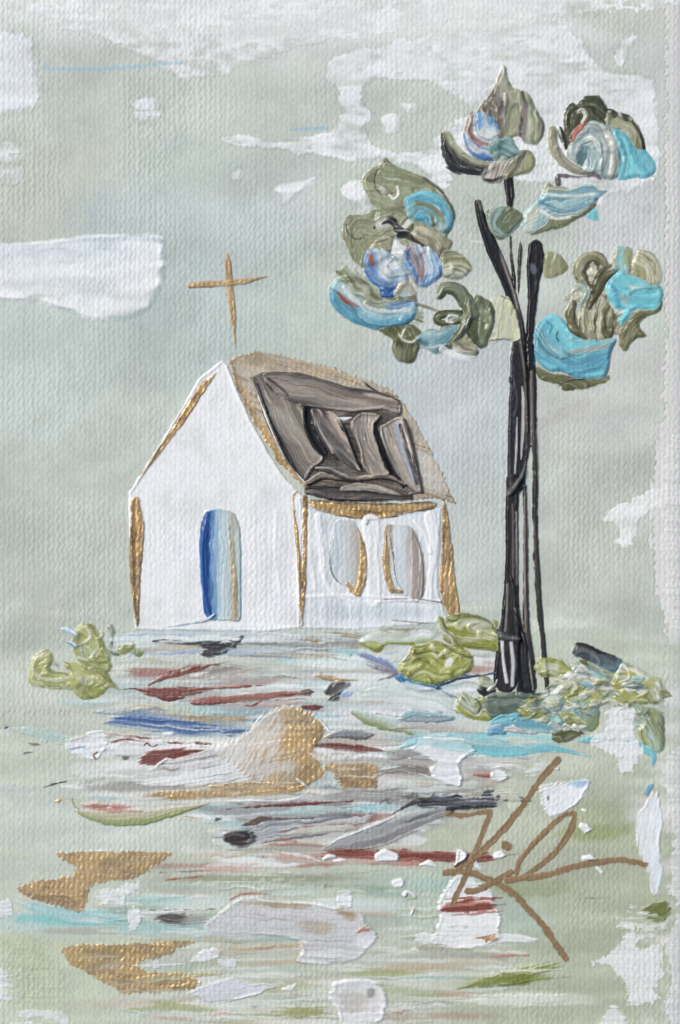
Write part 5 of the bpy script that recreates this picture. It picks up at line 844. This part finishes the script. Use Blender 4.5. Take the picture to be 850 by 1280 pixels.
bs_('small grey zigzag mark under the grey knob', [(474, 1004), (482, 999), (486, 1004), (494, 1002)], [2, 2.4, 2, 1], [(120, 120, 120)], T=1.6, tear=0)
bs_('broad grey diagonal stroke rising toward the ragged black smear', [(404, 1062), (440, 1052), (480, 1041), (520, 1024), (562, 1012)], [4, 12, 14, 13, 6], [(222, 224, 222), (150, 150, 150), (166, 166, 164), (128, 126, 126), (170, 168, 162)], T=2.0, warp=.22, streak=[((106, 104, 106), .25)], tear=3, mat=M_PAINT, fade=.04, soft=3.5)
bs_('white ridge along the upper edge of the grey diagonal stroke', [(404, 1056), (440, 1042), (474, 1028), (504, 1015)], [.8, 2.6, 3, 1.2], [(226, 229, 229), (206, 212, 214)], T=3, tear=0)
bs_('smoky grey stroke trailing right from the black oval', [(304, 1046), (340, 1038), (396, 1031), (460, 1022)], [10, 12, 13, 7], [(96, 100, 106), (150, 154, 158), (200, 203, 202), (120, 118, 116)], T=1.6, streak=[((84, 86, 90), .28), ((214, 216, 216), .22)], tear=2, fade=.05)
bp_('glossy black oval at the left end of the smoky grey stroke', [(277, 1046), (281, 1040), (290, 1036), (304, 1035), (314, 1037), (322, 1044), (316, 1055), (304, 1061), (292, 1060), (282, 1054)], [(58, 50, 48), (44, 38, 38), (82, 74, 70)], flow=-6, mat=M_GLOSS, T=3.6, keep=.12, rim=.5, ov=[('l', [(280, 1046), (292, 1042), (304, 1044)], 1.6, (104, 98, 94), .7), ('l', [(314, 1054), (322, 1048), (319, 1041)], 1.4, (176, 172, 168), .7, .8), ('l', [(310, 1052), (315, 1046), (312, 1040)], 1, (140, 134, 130), .6, .6)])
bs_('maroon fleck stroke above the black oval', [(303, 1031), (318, 1027), (330, 1023), (360, 1023), (392, 1023)], [2, 4.5, 4, 1.2, .6], [(84, 62, 60), (104, 78, 74)], T=2.0, tear=0)
bs_('small dark round fleck left of the maroon fleck stroke', [(269, 1024), (275, 1023)], [3.4, 3], [(90, 86, 84)], T=1.8, tear=0)
bs_('long thin maroon line under the gold mound', [(283, 1011), (330, 1007), (380, 1004), (442, 1001)], [.6, 2.4, 3, 1], [(120, 70, 64), (104, 58, 54)], T=1.6, tear=0)
bs_('thin grey line above the long maroon line', [(266, 1003), (310, 1005), (350, 1007)], [.6, 1.2, .6], [(130, 124, 120)], T=1.2, tear=0)
bs_('aqua grey band under the long maroon line', [(300, 1016), (350, 1014), (400, 1014), (440, 1012)], [3, 6, 7, 3], [(196, 214, 212), (180, 202, 200), (150, 160, 162)], T=.9, tear=4)
bs_('small grey leaf marks right of the gold mound base', [(398, 985), (410, 984), (424, 986)], [1.2, 2.6, 1.2], [(150, 148, 148)], T=1.2, tear=0)
bs_('thin rust line forming the upper arm of a V beside the oval', [(345, 1041), (366, 1036), (390, 1033), (440, 1029)], [1.4, 1.6, 1.4, .6], [(150, 96, 84), (180, 140, 126)], T=1.4, tear=0)
bs_('pink rust lower arm of the V beside the oval', [(346, 1044), (358, 1050), (372, 1052)], [1.5, 2.4, 1], [(176, 112, 96)], T=1.4, tear=0)
bs_('sage wedge filling the V beside the oval', [(352, 1043), (380, 1039), (436, 1034)], [1.5, 5, 5], [(186, 186, 170), (196, 196, 182)], T=.9)
bs_('long maroon stroke crossing behind the signature', [(379, 1068), (420, 1066), (470, 1068), (537, 1071), (590, 1073), (653, 1068)], [2, 6, 6, 8, 8, 1.2], [(150, 92, 80), (116, 60, 52), (108, 54, 48), (160, 96, 84)], T=1.8, tear=4, streak=[((140, 80, 70), .3)], fade=.04, soft=3.5)
bs_('salmon underside of the long maroon stroke', [(480, 1078), (510, 1080), (545, 1080)], [1.5, 4, 2], [(196, 120, 104), (206, 140, 124)], T=1.2)
bs_('pale pink line leading to the long maroon stroke', [(330, 1064), (352, 1065), (380, 1070), (400, 1076)], [1, 2.4, 3, 1.2], [(222, 206, 200), (226, 220, 218)], T=1.8, tear=0)
bs_('pinkish ground line under the smoky strokes', [(300, 1072), (330, 1070), (360, 1072)], [1.2, 2.2, 1], [(150, 110, 98)], T=1.2)
bs_('grey hairlines in the sage ground below the maroon stroke', [(330, 1092), (370, 1094), (430, 1092), (480, 1088)], [1, 3, 3, 1], [(160, 160, 146), (176, 178, 162)], T=.7, keep=.9, tear=3)
bs_('dark smudge in the sage ground above the white ship shaped dab', [(380, 1108), (412, 1107), (432, 1110)], [2, 4, 1.5], [(140, 140, 126), (160, 162, 146)], T=.8, tear=3)
bs_('thin rust line far left of the white ship shaped dab', [(208, 1099), (240, 1096), (284, 1093)], [2, 1.8, .8], [(178, 116, 92), (160, 104, 90)], T=1.2, tear=0)
bs_('thin grey brown line above the far left rust line', [(200, 1090), (230, 1089), (290, 1088)], [1, 1.3, .6], [(150, 130, 118)], T=1.0, tear=0)
# white drops
def drop(label, spine, hw, group=None, **k): return stroke(label, spine, hw, [(240, 240, 240), (230, 231, 233)], name='paint_drop', cat='paint drop', group=group, mat=M_PAINT, T=2.4, e=3.5, rim=.3, keep=.2, jag=.5, **k)
drop('white teardrop at the left part of the long maroon stroke', [(405, 1073), (411, 1070), (418, 1070)], [3, 4.5, 3])
drop('low pinkish white drop trailing after the teardrop', [(418, 1076), (426, 1075), (432, 1075)], [2, 3, 1.5])
drop('plump white drop on the middle of the long maroon stroke', [(474, 1071), (482, 1069), (494, 1071)], [7, 9, 6])
drop('flat pointed white drop under the long maroon stroke', [(524, 1081), (536, 1079), (550, 1084)], [.8, 5, 1.5])
blob('white triangular drop where the signature crosses the maroon stroke', [(567, 1083), (569, 1070), (571, 1061), (578, 1061), (585, 1066), (583, 1073), (574, 1080)], [(240, 240, 240)], name='paint_drop', cat='paint drop', T=3.4, e=3, keep=.12)
drop('small slanted white drop right of the triangular drop', [(589, 1074), (596, 1082), (603, 1088)], [3, 4.5, 2])
drop('round white drop with pointed right tip beside the signature dot', [(620, 1069), (626, 1068), (634, 1069)], [5, 6, 1])
drop('round white drop below the pointed drop at left', [(494, 1104), (500, 1103)], [6, 7])
drop('pair forming white drop under the round lower drop', [(506, 1118), (510, 1114), (519, 1120)], [4, 3, 3])
drop('tiny white drop left of the rust banded white dab', [(514, 1142), (516, 1138), (518, 1133)], [3, 3, 1])
drop('white drop right of the signature loop', [(727, 1033), (733, 1036), (741, 1037)], [5, 7, 1])
drop('tiny round white drop above the signature loop', [(729, 1012), (732, 1013)], [3, 3])
drop('white drop touching the signature tail from above', [(730, 1072), (738, 1071), (744, 1074)], [4, 5, 2])
drop('small white drop under the signature tail', [(746, 1085), (752, 1090)], [2.4, 3])
drop('white fleck at the top end of the signature', [(694, 960), (697, 961)], [3, 3])
bp_('mint and white flecked patch near the signature top', [(656, 962), (676, 950), (690, 956), (694, 962), (676, 964), (668, 972), (656, 970)], [(216, 222, 216)], T=1, flecks=.25, jag=3)
bp_('cream flecked patch right of the black flecks', [(622, 988), (640, 984), (650, 992), (660, 996), (652, 1012), (640, 1014), (632, 1006), (622, 1004)], [(206, 208, 188)], T=1, flecks=.3, jag=3)
bp_('white patch with blue upper corner right of the signature', [(673, 990), (678, 980), (700, 976), (737, 974), (730, 995), (714, 1012), (694, 1024), (680, 1016)], [(234, 235, 237), (230, 232, 236)], T=1.6, rim=.9, keep=.5, flow=-30, ov=[('b', 724, 979, 16, 7, 0, (168, 192, 216), .9), ('l', [(685, 996), (685, 999)], 1.4, (90, 100, 110), .8)])
bp_('tall white strip with blue tip at the right edge', [(810, 996), (816, 988), (824, 992), (830, 1028), (826, 1050), (829, 1088), (824, 1118), (812, 1115), (808, 1094), (797, 1066), (793, 1026)], [(232, 233, 236), (224, 228, 234)], T=1.4, rim=.9, keep=.6, jag=2.5, flow=-80)
bs_('small blue dab at the top of the tall white strip', [(806, 993), (812, 984), (816, 979)], [5, 5, 2], [(150, 190, 206), (70, 116, 150)], T=1.8, tear=0)
bp_('dark olive dab at the right edge under the tall white strip', [(799, 1140), (808, 1130), (822, 1126), (836, 1127), (838, 1144), (826, 1152), (808, 1150)], [(120, 126, 74), (96, 104, 52), (130, 136, 84)], T=2.0, jag=2.5, keep=.6, flow=-20)
bp_('large dry white patch in the lower right corner', [(722, 1203), (744, 1190), (760, 1177), (780, 1160), (798, 1150), (808, 1160), (806, 1176), (820, 1172), (834, 1178), (838, 1216), (832, 1236), (830, 1256), (800, 1266), (781, 1264), (774, 1240), (763, 1220), (742, 1212)], [(228, 228, 226), (222, 224, 222)], T=.5, keep=1, jag=6, jl=10, dry=13, dryw=22, flecks=.12, mat=M_WASH)
bp_('white patch at the very bottom right corner', [(752, 1266), (764, 1256), (780, 1264), (780, 1290), (750, 1290)], [(224, 224, 222)], T=.7, keep=.95, jag=4, mat=M_WASH)
# --- rust banded white dab
bp_('bell shaped white dab with a rust band under the signature', [(566, 1096), (576, 1090), (590, 1096), (608, 1108), (618, 1116), (619, 1128), (628, 1142), (627, 1160), (626, 1173), (606, 1184), (574, 1188), (552, 1182), (538, 1174), (548, 1150), (546, 1130), (552, 1114)], [(224, 232, 236), WHITE, WHITE, (232, 232, 232)], flow=0, T=2, e=4, rim=.9, keep=.45, jag=2)
bs_('rust band across the bell shaped white dab', [(544, 1139), (560, 1134), (590, 1132), (622, 1130)], [3, 9, 10, 9], [(196, 130, 112), (128, 66, 54), (110, 52, 44), (190, 128, 110)], T=2, streak=[((150, 80, 66), .3)])
bs_('brown gold fleck at the foot of the bell shaped white dab', [(592, 1172), (608, 1172), (621, 1170)], [1.5, 5, 7], [(200, 176, 148), (160, 112, 62, .5), (170, 128, 78, .6)], T=1.6)
bs_('faint brown streak in the middle of the bell shaped white dab', [(560, 1158), (580, 1157), (602, 1158)], [1, 3, 1], [(186, 164, 150), (206, 196, 190)], T=1.2)
bs_('dry white smear right of the bell shaped white dab', [(620, 1172), (644, 1172), (670, 1176)], [7, 8, 3], [(224, 226, 224)], T=.9, tear=5, jag=2.5)
bs_('dry white smear left of the bell shaped white dab', [(514, 1172), (530, 1174), (548, 1176)], [3, 8, 6], [(216, 220, 216)], T=.9, tear=4, jag=3)
bs_('small teal ring mark left of the rust band', [(508, 1137), (516, 1136), (524, 1138)], [1.5, 3, 1], [(206, 214, 208), (178, 150, 134)], T=1.2, tear=0)
bs_('thin salmon line under the bell shaped white dab', [(609, 1196), (634, 1194), (662, 1194)], [1, 2.5, 1], [(186, 126, 106), (190, 150, 130)], T=1.2, tear=0)
bs_('moss green stroke near the bottom below the signature', [(568, 1236), (600, 1228), (640, 1220), (700, 1205)], [3, 7, 9, 5], [(150, 156, 104), (118, 126, 58), (136, 142, 80)], T=1.2, tear=6, streak=[((96, 104, 44), .25), ((176, 180, 150), .3)])
bs_('thin moss green stroke with a dark core below the first one', [(590, 1234), (640, 1230), (676, 1224), (720, 1221)], [1.2, 4, 3, .8], [(130, 138, 70), (90, 96, 50), (140, 146, 92)], T=1.2, tear=3)
bs_('cream stroke between the two moss green strokes', [(628, 1214), (660, 1214), (706, 1211)], [2, 4, 1.5], [(210, 212, 190)], T=1.2, tear=3)
bs_('long cream white stroke along the bottom below the moss strokes', [(556, 1250), (600, 1250), (650, 1250), (712, 1246)], [2, 6, 9, 5], [(206, 210, 196), (218, 220, 210), (200, 204, 186)], T=1.0, tear=5)
bs_('short moss dash right of the signature stem', [(728, 1122), (740, 1122), (758, 1122)], [1, 1.8, .6], [(120, 128, 74)], T=1.2, tear=0)
bs_('faint rust line at the bottom center', [(484, 1264), (500, 1264), (516, 1262)], [2, 3, 1], [(176, 140, 122)], T=1.0)
bp_('ragged white scuffed border strip at the right edge between leaves and shrub bank', [(832, 556), (842, 540), (870, 540), (870, 800), (840, 800), (834, 770), (826, 740), (830, 712), (820, 690), (824, 660), (818, 630), (824, 600), (820, 576)], [(224, 222, 219)], T=.4, keep=1, jag=6, jl=8, dry=8, dryw=14, flecks=.1, mat=M_WASH, rim=0)
bp_('ragged white scuffed border strip at the right edge beside the signature', [(834, 940), (870, 930), (870, 1130), (838, 1126), (832, 1090), (836, 1050), (830, 1010), (826, 976)], [(224, 222, 219)], T=.4, keep=1, jag=6, jl=8, dry=8, dryw=14, flecks=.12, mat=M_WASH, rim=0)
bp_('ragged white scuffed border strip at the lower right edge below the olive dab', [(836, 1150), (870, 1146), (870, 1320), (826, 1320), (832, 1290), (824, 1262), (834, 1230), (828, 1196)], [(224, 222, 219)], T=.4, keep=1, jag=6, jl=8, dry=8, dryw=14, flecks=.12, mat=M_WASH, rim=0)
bp_('loose white speckles low in the right corner above the big dry patch', [(770, 1150), (800, 1130), (838, 1160), (836, 1200), (800, 1190), (780, 1180)], [(226, 224, 222)], T=.4, keep=1, jag=5, jl=7, flecks=.42, mat=M_WASH, rim=0)
# --- gold and white at the lower left
bs_('pale teal patch under the upper left gold patch', [(22, 1128), (60, 1138), (110, 1146), (164, 1148)], [4, 9, 10, 5], [(160, 198, 200), (176, 206, 204), (150, 194, 196)], T=.8, keep=.85, tear=4, streak=[((206, 214, 210), .3)])
bs_('pale aqua streak right of the upper left gold patch', [(150, 1124), (190, 1122), (240, 1120)], [3, 5, 1.5], [(196, 212, 206), (176, 204, 202)], T=.7, keep=.85, tear=4)
GB = dict(T=.4, e=2.4, rim=.1, keep=1.0, wva=.25, dry=8, dryw=12, soft=3, op=.86, flecks=.14, jag=3, jl=6, tear=0, warp=.45)
bp_('upper gold patch with stepped edges at the lower left', [(63, 1067), (82, 1059), (144, 1058), (196, 1059), (235, 1059), (232, 1064), (217, 1073), (196, 1087), (171, 1102), (130, 1108), (116, 1118), (113, 1140), (92, 1142), (55, 1135), (25, 1122), (15, 1107), (37, 1097), (73, 1093), (89, 1086), (74, 1080)], [GOLD, (188, 150, 92, .85), GOLD, (166, 132, 100, .5), (170, 140, 112, .4)], flow=0, streak=[(BGOLD, .3), ((160, 130, 100, .4), .25)], **GB)
bp_('lower gold patch with a torn right side at the bottom left', [(75, 1184), (92, 1177), (153, 1175), (214, 1173), (250, 1172), (244, 1184), (222, 1190), (244, 1198), (200, 1200), (180, 1208), (220, 1212), (262, 1226), (250, 1234), (232, 1243), (159, 1247), (140, 1240), (116, 1226), (96, 1214), (79, 1204)], [GOLD, (180, 146, 100, .7), (184, 150, 98, .8), GOLD], flow=0, streak=[(BGOLD, .28), ((176, 166, 150, .1), .3, 3, 70)], **GB)
bs_('small gold stroke at the left edge between the gold patches', [(-20, 1161), (10, 1160), (40, 1157)], [5, 5, 2], [(180, 152, 108, .6), GOLD], **{**GB, 'jag': 2})
bs_('thin white ridge along the top of the upper gold patch', [(98, 1064), (124, 1063), (158, 1061)], [.6, 1.6, .5], [WHITE], T=2, tear=0)
bs_('olive gold streak trailing right of the lower gold patch', [(160, 1226), (200, 1222), (250, 1218), (280, 1216)], [3, 6, 6, 2], [(186, 180, 146), (176, 160, 120, .3), (190, 192, 170)], T=.9, keep=.9, tear=5)
bs_('lavender white streak inside the lower gold patch', [(160, 1208), (190, 1206), (232, 1204)], [2, 5, 2], [(214, 214, 220)], T=1.2)
bp_('lumpy white dab inside the lower gold patch', [(236, 1202), (246, 1192), (256, 1186), (276, 1186), (274, 1198), (262, 1203), (248, 1204)], [(224, 224, 228)], T=1.6, jag=2)
bp_('small square white dab right of the lumpy white dab', [(272, 1198), (286, 1195), (297, 1198), (295, 1209), (276, 1210)], [(216, 217, 218)], T=1.2, jag=1.6)
bs_('tan streak right of the lower gold patch under the ship shaped dab', [(262, 1190), (300, 1188), (350, 1184), (400, 1180)], [3, 5, 4, 1.5], [(196, 178, 150, .2), (180, 162, 134, .2), (206, 204, 196)], T=.9, keep=.85, tear=4)
bp_('crumbly white patch right of the upper gold patch', [(112, 1122), (122, 1112), (150, 1104), (176, 1098), (200, 1104), (180, 1118), (160, 1122), (158, 1140), (146, 1146), (140, 1136), (120, 1134)], [(222, 225, 224)], T=.9, keep=.9, flecks=.35, jag=4, dry=4)
bp_('crumbly white patch on the teal at the lower left', [(152, 1140), (164, 1130), (178, 1134), (180, 1150), (172, 1166), (158, 1168), (156, 1152)], [(224, 227, 226)], T=1, flecks=.2, jag=4, dry=4)
bp_('crumbly white patch at the left edge beside the teal', [(-6, 1128), (12, 1120), (20, 1134), (26, 1146), (10, 1150), (-6, 1148)], [(226, 228, 228)], T=1, flecks=.25, jag=4, dry=4)
bp_('ragged white patch in the bottom left corner', [(-20, 1210), (16, 1205), (34, 1214), (40, 1232), (30, 1250), (-20, 1252)], [(226, 226, 228)], T=.9, flecks=.15, jag=5, dry=5, keep=.9)
bp_('crumbly white patch along the bottom left edge', [(20, 1262), (50, 1256), (84, 1262), (86, 1290), (16, 1290)], [(222, 224, 224)], T=.8, flecks=.4, jag=5, dry=5, keep=.9)
bs_('white stroke over the dark oval at the lower left', [(164, 1142), (190, 1141), (225, 1138), (262, 1137)], [4, 5, 3, 1], [(228, 230, 230)], T=1.6)
bs_('dark hairline above the lower left oval', [(176, 1139), (210, 1137), (270, 1136)], [.6, 1.2, .5], [(96, 94, 92)], T=1.4, tear=0)
bs_('charcoal oval fading right into grey at the lower left', [(196, 1149), (210, 1148), (232, 1149), (262, 1149)], [4.5, 8, 8, 6], [(120, 118, 116), (64, 60, 58), (96, 90, 86), (150, 150, 144)], T=1.8, ov=[('b', 250, 1149, 22, 9, 0, (176, 178, 174), .8)])
bs_('pale aqua smear under the charcoal oval', [(200, 1164), (240, 1166), (280, 1164)], [3, 6, 3], [(206, 214, 212), (196, 208, 206)], T=.8)
bp_('long ship shaped white grey dab with tan flecks in the lower middle', [(254, 1157), (270, 1142), (285, 1130), (300, 1121), (320, 1119), (342, 1124), (391, 1126), (424, 1133), (452, 1140), (459, 1152), (474, 1169), (458, 1190), (443, 1202), (398, 1207), (370, 1202), (376, 1187), (361, 1173), (308, 1172), (274, 1171)],
    [(206, 204, 202), (212, 211, 213), (196, 196, 198), (204, 203, 202), (216, 216, 218)], flow=3, T=1.8, e=4, rim=.8, keep=.65, warp=.4, streak=[((176, 166, 154), .2)],
    ov=[('l', [(272, 1140), (292, 1126), (312, 1119), (342, 1125), (391, 1127), (424, 1135)], 3, (240, 240, 240), .95, 1.2), ('b', 350, 1131, 40, 4, 4, (178, 160, 136, .2), .8), ('b', 432, 1140, 14, 8, 30, (178, 150, 114, .4), .8), ('b', 395, 1158, 26, 8, 5, (186, 172, 154, .2), .7), ('l', [(270, 1171), (308, 1172), (361, 1172), (384, 1178)], 1.5, (240, 240, 238), .8, .8), ('l', [(370, 1202), (400, 1207), (444, 1202), (460, 1190)], 1.2, (120, 104, 96), .6), ('b', 455, 1176, 14, 10, 0, (232, 232, 234), .7)])
bs_('rust arc over the top of the ship shaped dab', [(270, 1139), (288, 1124), (306, 1117), (340, 1117)], [.8, 2, 2.4, .8], [(176, 116, 100), (160, 104, 90)], T=1.2, tear=0)
bs_('orange brown dab at the right end of the ship shaped dab', [(446, 1164), (454, 1161), (462, 1161)], [3, 4, 3], [(190, 136, 112), (176, 120, 96)], T=2.4, tear=0)
bp_('square white dab standing on the ship shaped dab', [(421, 1116), (426, 1112), (440, 1112), (442, 1122), (440, 1135), (430, 1134), (421, 1134)], [(226, 228, 232)], T=1.6, rim=.7, jag=1.2)
bp_('pointed lavender white dab at the bottom left of center', [(232, 1242), (248, 1233), (263, 1228), (280, 1222), (293, 1220), (310, 1226), (350, 1231), (338, 1237), (322, 1244), (290, 1252), (270, 1256), (255, 1252), (250, 1247)], [(224, 224, 228), (210, 211, 216), (202, 204, 208)], flow=-5, T=1.6, rim=.8, keep=.5, ov=[('l', [(256, 1253), (272, 1256), (300, 1247), (330, 1240)], 1.8, (238, 238, 240), .9, .8)])
bs_('small white dab on the red line at the bottom center', [(354, 1236), (364, 1234), (370, 1230)], [2, 4.5, 2], [(222, 222, 222)], T=1.4, tear=0)
bs_('thin red brown line right of the lavender white dab', [(322, 1243), (350, 1243), (392, 1242), (414, 1240)], [1, 2.4, 2, .8], [(176, 130, 116), (190, 160, 146)], T=1.2)
bs_('moss smear at the bottom left of the square white blob', [(336, 1264), (370, 1264), (410, 1262)], [3, 8, 7], [(176, 178, 140), (156, 158, 104), (180, 184, 150)], T=1.0, tear=5)
bs_('grey smear under the lavender white dab', [(286, 1258), (316, 1258), (346, 1254)], [1.5, 4, 1.5], [(170, 170, 160)], T=.8)
bp_('big square white blob with mottled grey center at the bottom', [(408, 1245), (414, 1236), (416, 1227), (440, 1222), (460, 1223), (482, 1233), (484, 1264), (474, 1281), (448, 1284), (424, 1280), (420, 1262)], [(226, 226, 228), (216, 214, 212), (230, 230, 232)], flow=0, T=1.8, e=5, rim=.9, keep=.7, ov=[('b', 440, 1250, 18, 16, 0, (190, 182, 172), .6), ('b', 464, 1240, 6, 6, 0, (140, 136, 132), .8), ('l', [(418, 1228), (440, 1223), (462, 1224), (482, 1234), (484, 1264)], 2, (240, 240, 242), .8, 1)])
bp_('pale sage wash patch at the bottom left beside the lower gold patch', [(0, 1172), (40, 1166), (66, 1180), (78, 1216), (90, 1250), (60, 1262), (10, 1256)], [(184, 193, 164), (190, 198, 174)], T=.4, keep=1, soft=14, rim=0, mat=M_WASH, jag=4)

# ================================================================== the signature
sg = thing('signature', 'brown gold handwritten signature scrawled across the lower right ground', 'signature', 665, 1090)
IK = dict(mat=M_INK, T=.35, e=1.6, rim=.2, keep=.95, jag=1.6, jl=5, warp=.3, parent=sg)
INK = [(134, 110, 82), (146, 121, 90), (126, 104, 78)]
pen = lambda sp, hw=4.2: paint('pen_stroke', INK, spine=sp, hw=[hw*1.12], **IK)
pen([(560, 1018), (572, 1019.5), (586, 1019), (600, 1016), (612, 1015), (609, 1026), (602, 1044), (594, 1064), (584, 1090), (574, 1112), (566, 1130)], 3.8)
pen([(697, 950), (684, 964), (672, 979), (652, 1008), (630, 1036), (609, 1057), (590, 1073), (572, 1084)], 4.2)
pen([(557, 1091), (574, 1089), (588, 1090), (604, 1096), (622, 1104), (640, 1116), (660, 1136), (676, 1154), (690, 1172), (700, 1188), (707, 1198)], 4.4)
pen([(631, 1056), (635, 1058)], 5.5)
pen([(584, 1114), (596, 1113), (610, 1106), (624, 1098), (638, 1090)], 4.2)
pen([(646, 1090), (650, 1076), (664, 1058), (680, 1041), (698, 1024), (712, 1017), (718, 1020), (712, 1040), (700, 1058), (684, 1074), (664, 1090), (648, 1098), (634, 1101)], 3.8)
pen([(634, 1100), (652, 1098), (670, 1096), (692, 1092), (716, 1084), (744, 1078), (774, 1075), (792, 1078), (806, 1081)], 4.2)

# ================================================================== camera, light
sc = bpy.context.scene
cam = bpy.data.cameras.new('camera'); co = bpy.data.objects.new('camera', cam); COL.objects.link(co)
co.location = (0, 0, 2.6); cam.sensor_fit = 'VERTICAL'; cam.angle = 2*math.atan(.640/2.6)
cam.clip_start = .05; cam.clip_end = 100; sc.camera = co
EL, AZ = math.radians(SUN_EL), math.radians(SUN_AZ)      # azimuth measured from +Y toward +X
w = bpy.data.worlds.new('World'); sc.world = w; w.use_nodes = True
nt = w.node_tree; bg = nt.nodes['Background']
sky = nt.nodes.new('ShaderNodeTexSky'); sky.sky_type = 'NISHITA'; sky.sun_disc = False
sky.sun_elevation = EL; sky.sun_rotation = AZ
nt.links.new(sky.outputs[0], bg.inputs[0]); bg.inputs[1].default_value = SKY_STR
sl = bpy.data.lights.new('sun', 'SUN'); sl.energy = SUN_STR; sl.angle = math.radians(SUN_ANG); sl.color = (1, .945, .825)
so = bpy.data.objects.new('sun', sl); COL.objects.link(so)
from mathutils import Vector
dirv = Vector((math.sin(AZ)*math.cos(EL), math.cos(AZ)*math.cos(EL), math.sin(EL)))
so.rotation_euler = dirv.to_track_quat('Z', 'Y').to_euler(); so.location = dirv*3
sc.view_settings.view_transform = 'Standard'; sc.view_settings.look = 'None'; sc.view_settings.exposure = 0
